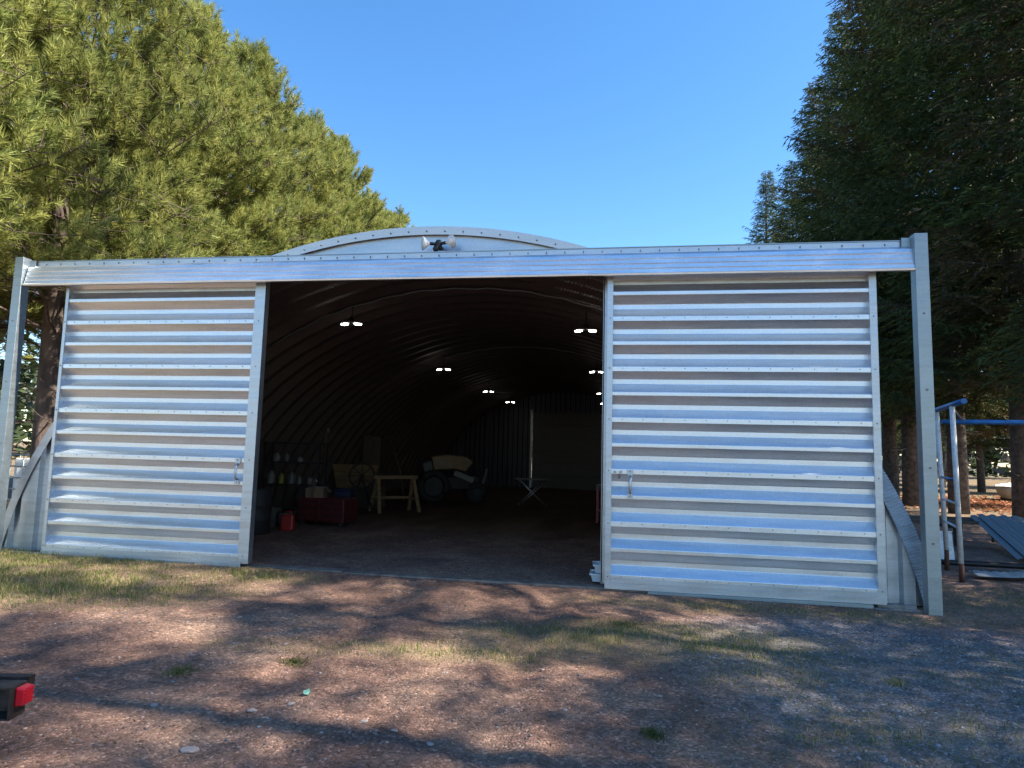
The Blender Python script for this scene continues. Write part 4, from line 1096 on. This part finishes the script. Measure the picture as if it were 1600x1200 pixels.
# far wood that closes the horizon: one mass
def far_wood():
    global rng
    rng = np.random.default_rng(91)
    V, Cc = [], []
    n = 620
    ang = rng.uniform(-.12 * PI, 1.12 * PI, n); rad = rng.uniform(75, 130, n)
    for a, R_ in zip(ang, rad):
        x, y = R_ * math.cos(a), R_ * math.sin(a) + 5; z0 = float(hgt(x, y)) - .3; H = rng.uniform(8, 15); k = 90
        u = rng.random(k) ** .8; rr = (1 - u) * rng.uniform(2.0, 3.2) + .2; th = rng.uniform(0, 2 * PI, k)
        bs = np.stack([x + rr * np.cos(th) * .6, y + rr * np.sin(th) * .6, z0 + .5 + u * H], 1)
        d = unit(np.stack([np.cos(th), np.sin(th), rng.uniform(-.5, .3, k)], 1))
        g = rng.random(k); con = rng.random() < .75
        col = np.stack([.04 + .03 * g, .06 + .035 * g, .03 + .01 * g], 1) if con else np.stack([.16 + .05 * g, .14 + .05 * g, .11 + .04 * g], 1)
        v, c = needles(bs, d, rng.uniform(.9, 1.7, k), rng.uniform(.7, 1.2, k), col); V.append(v); Cc.append(c)
    v = np.concatenate(V); c = np.concatenate(Cc)
    o = link('far_wood', fast_mesh('far_wood', v, 3, np.arange(len(v)), M['spruce_needles'], c))
    tag(o, 'distant mixed wood closing the horizon', 'wood', None, 'stuff')
far_wood()

# ------------------------------------------------------------------ grass, gravel, stones, litter
rng = np.random.default_rng(5)
def scatter(n, x0, x1, y0, y1): return rng.uniform(x0, x1, n), rng.uniform(y0, y1, n)
def blades(x, y, h, lean, width, col):
    n = len(x); z = hgt(x, y) - .004
    a = rng.uniform(0, 2 * PI, n); b = rng.uniform(0, 2 * PI, n)
    side = np.stack([np.cos(a), np.sin(a), np.zeros(n)], 1) * (width / 2)[:, None]
    ln = np.stack([np.cos(b), np.sin(b), np.zeros(n)], 1) * (lean * h)[:, None]
    p0 = np.stack([x, y, z], 1); upv = np.array([0, 0, 1.0])
    mid = p0 + ln * .35 + upv * (h * .62)[:, None]; tip = p0 + ln + upv * (h * np.sqrt(np.clip(1 - .5 * lean ** 2, .1, 1)))[:, None]
    v = np.stack([p0 - side, p0 + side, mid + side * .7, mid - side * .7, tip], 1)
    idx = (np.arange(n) * 5)[:, None] + np.array([0, 1, 2, 0, 2, 3, 3, 2, 4])[None]
    return v.reshape(-1, 3), idx.ravel(), np.repeat(col[:, None, :], 5, 1).reshape(-1, 3)
x, y = scatter(620000, -13, 7.5, -5.6, 1.8)
# thin out what stands far from the lens or under the shed
g = grass_mask(x, y); cl = np.clip(2.6 * fbm(x * 7, y * 7, 83, 3) - .75, 0.03, 1.3)
keep = rng.random(len(x)) < np.clip(g * 1.25 * cl, 0, 1) * np.where(x < -4.2, .85, .62)
x, y, g = x[keep], y[keep], g[keep]
keep = ~((y > -.02) & (x > -9.0) & (x < 3.7)); x, y, g = x[keep], y[keep], g[keep]
q = rng.random(len(x)); straw = rng.random(len(x)) < np.where(x < -4.2, .40, .50) + .25 * (fbm(x * 2, y * 2, 87) - .5)
green = np.stack([.085 + .07 * q, .125 + .07 * q, .028 + .012 * q], 1); tanc = np.stack([.30 + .14 * q, .24 + .11 * q, .12 + .05 * q], 1)
col = np.where(straw[:, None], tanc, green)
h = (.018 + .042 * rng.random(len(x)) ** 2) * (.6 + .8 * g) * np.where(x < -4.2, 1.3, 1.0)
gvv, gii, gcc = blades(x, y, h, np.where(straw, 1.35, .9) * rng.random(len(x)) ** .7, .0035 + .003 * rng.random(len(x)), col)
o = link('grass', fast_mesh('grass', gvv, 3, gii, M['grass'], gcc)); tag(o, 'short patchy green and straw-coloured grass in front of the shed', 'grass', None, 'stuff')

def rock_mesh(seed, flat):
    bm = bmesh.new(); bmesh.ops.create_icosphere(bm, subdivisions=2, radius=1.0); r = random.Random(seed)
    ax = [Vector((r.gauss(0, 1), r.gauss(0, 1), r.gauss(0, 1))).normalized() for _ in range(6)]; cut = [r.uniform(.55, .9) for _ in ax]
    for v in bm.verts:
        for a, c in zip(ax, cut):
            e = v.co.dot(a) - c
            if e > 0: v.co -= a * e
        v.co *= r.uniform(.95, 1.05); v.co.z *= flat
    me = bpy.data.meshes.new('stone'); bm.to_mesh(me); bm.free(); return me
# gravel: small pebbles, one mass
bm = bmesh.new(); bmesh.ops.create_icosphere(bm, subdivisions=1, radius=1.0); ico = np.array([v.co[:] for v in bm.verts]); icf = np.array([[v.index for v in f.verts] for f in bm.faces]); bm.free()
x, y = scatter(75000, -6.5, 6.0, -5.6, 0.0)
gm_ = gravel_mask(x, y); pr_ = np.clip(.07 + .16 * fbm(x * .8, y * .8, 61) ** 2 + .55 * gm_, 0, 1) * (1 - .6 * grass_mask(x, y))
keep = rng.random(len(x)) < pr_; x, y, gm_ = x[keep], y[keep], gm_[keep]; n = len(x)
sz = .004 + .009 * rng.random(n) ** 2.5; sc = np.stack([sz * rng.uniform(.8, 1.5, n), sz * rng.uniform(.8, 1.5, n), sz * rng.uniform(.4, .8, n)], 1)
an = rng.uniform(0, 2 * PI, n); ca, sa = np.cos(an), np.sin(an)
jit = ico[None] * rng.uniform(.78, 1.15, (n, len(ico), 1)) * sc[:, None, :]
vx = jit[:, :, 0] * ca[:, None] - jit[:, :, 1] * sa[:, None]; vy = jit[:, :, 0] * sa[:, None] + jit[:, :, 1] * ca[:, None]
pv = np.stack([vx + x[:, None], vy + y[:, None], jit[:, :, 2] + (hgt(x, y) + sz * .15)[:, None]], 2).reshape(-1, 3)
pi = (icf[None] + (np.arange(n) * len(ico))[:, None, None]).ravel()
q = rng.random(n)[:, None]; warm = np.array([.23, .16, .135]); cool = np.array([.215, .21, .215]); base = np.where((rng.random(n) < .15 + .75 * gm_)[:, None], cool, warm) * (.5 + 1.05 * q ** 1.5)
def attr_mat(name, rough):
    m, nt, p = nodemat(name); at = nt.nodes.new('ShaderNodeAttribute'); at.attribute_name = 'tint'
    nt.links.new(at.outputs['Color'], p.inputs['Base Color']); p.inputs['Roughness'].default_value = rough; return m
o = link('gravel', fast_mesh('gravel', pv, 3, pi, attr_mat('pebbles', .9), np.repeat(base, len(ico), 0))); tag(o, 'loose grey and brown gravel scattered over the dirt drive', 'gravel', None, 'stuff')
# larger pale stones
rocks = [rock_mesh(s, f) for s, f in ((1, .5), (2, .4), (3, .6))]
for m_ in rocks: m_.materials.append(M['stone'])
st = [(-2.35, -5.02, .052, 0, 'largest pale stone on the drive, near the bottom edge'), (-2.05, -4.44, .034, 1, 'flat pale stone just below the mint green scrap'), (-2.28, -4.5, .036, 2, 'rounded pale stone left of the mint green scrap'),
      (-1.52, -4.55, .030, 0, 'pale stone right of and below the mint green scrap'), (-1.3, -4.62, .028, 1, 'small pale stone, second to the right of the mint scrap'), (-1.05, -4.72, .030, 1, 'small pale stone, third to the right of the mint scrap'),
      (-2.9, -4.6, .032, 1, 'pale stone between the trailer tail light and the mint scrap'), (-1.62, -5.15, .034, 0, 'pale stone at the bottom edge, right of the largest one'), (-2.75, -3.2, .024, 1, 'pale stone lying in the dirt behind the left weed clump'),
      (-.7, -4.9, .030, 2, 'pale stone alone at the bottom centre of the drive'), (0.3, -3.6, .026, 1, 'pale stone in the dirt below the middle grass patch'), (-3.6, -2.5, .026, 0, 'pale stone at the edge of the left lawn')]
for x, y, s, k, lab in st:
    o = link('stone', rocks[k]); o.location = (x, y, float(hgt(x, y)) + s * .1); s *= .8; o.scale = (s * 1.25, s * .9, s * .8); o.rotation_euler = (random.uniform(-.2, .2), random.uniform(-.2, .2), random.uniform(0, 6))
    tag(o, lab, 'stone', 'pale stones on the drive')
# dry litter: needles, twigs and leaves, one mass
n = 26000; x, y = scatter(n, -7, 7, -5.6, .0)
a = rng.uniform(0, 2 * PI, n); L_ = .015 + .05 * rng.random(n) ** 2
d = np.stack([np.cos(a), np.sin(a), rng.uniform(-.05, .25, n)], 1); base_ = np.stack([x, y, hgt(x, y) + .004], 1)
q = rng.random(n)[:, None]; lc = np.array([.17, .11, .065]) * (.5 + 1.4 * q)
lv, lcol = needles(base_, unit(d), L_, .003 + .006 * rng.random(n) ** 3, lc)
o = link('dry_litter', fast_mesh('dry_litter', lv, 3, np.arange(len(lv)), M['grass'], lcol)); tag(o, 'dry twigs and leaf litter strewn over the yard', 'litter', None, 'stuff')
n = 5000; x = rng.normal(17.5, 3.5, n); y = rng.normal(23.5, 3.0, n); a = rng.uniform(0, 6.28, n)
d = unit(np.stack([np.cos(a), np.sin(a), rng.uniform(0, .6, n)], 1)); q = rng.random(n)[:, None]
lv, lcol = needles(np.stack([x, y, hgt(x, y) + .02], 1), d, .10 + .12 * rng.random(n), .07 + .05 * rng.random(n), np.array([.42, .17, .08]) * (.5 + .9 * q))
o = link('fallen_leaves', fast_mesh('fallen_leaves', lv, 3, np.arange(len(lv)), M['grass'], lcol)); tag(o, 'drift of rust red fallen leaves in the clearing behind the spruces', 'leaves', None, 'stuff')
# weed clumps on the drive
for i, (x, y, r_, lab) in enumerate(((-3.15, -4.0, .11, 'low green weed clump on the drive, left of the mint scrap'), (-2.45, -3.62, .10, 'low green weed clump at the left end of the middle grass'), (0.22, -4.27, .08, 'bright little weed clump near the bottom of the drive'), (.05, -1.8, .12, 'round green weed tuft before the right door'), (2.1, -2.9, .08, 'straw-coloured grass tussock on the gravel'))):
    n = 240; rr = r_ * 1.15 * rng.random(n) ** .9 * (.5 + vnoise(rng.random(n) * 5, np.full(n, i * 3.3), 4)); th = rng.uniform(0, 6.28, n); q = rng.random(n)
    cc = np.stack([.085 + .09 * q, .105 + .07 * q, .035 + .02 * q], 1) if i < 4 else np.stack([.32 + .1 * q, .27 + .08 * q, .14 + .04 * q], 1)
    v_, i_, c_ = blades(x + rr * np.cos(th), y + rr * np.sin(th), .015 + .04 * rng.random(n) ** 1.5, .5 + .9 * rng.random(n), .004 + .005 * rng.random(n), cc)
    v_ = v_ - np.array([x, y, 0]); o = link('weed_clump', fast_mesh('weed_clump', v_, 3, i_, M['grass'], c_)); o.location = (x, y, 0); tag(o, lab, 'weed')
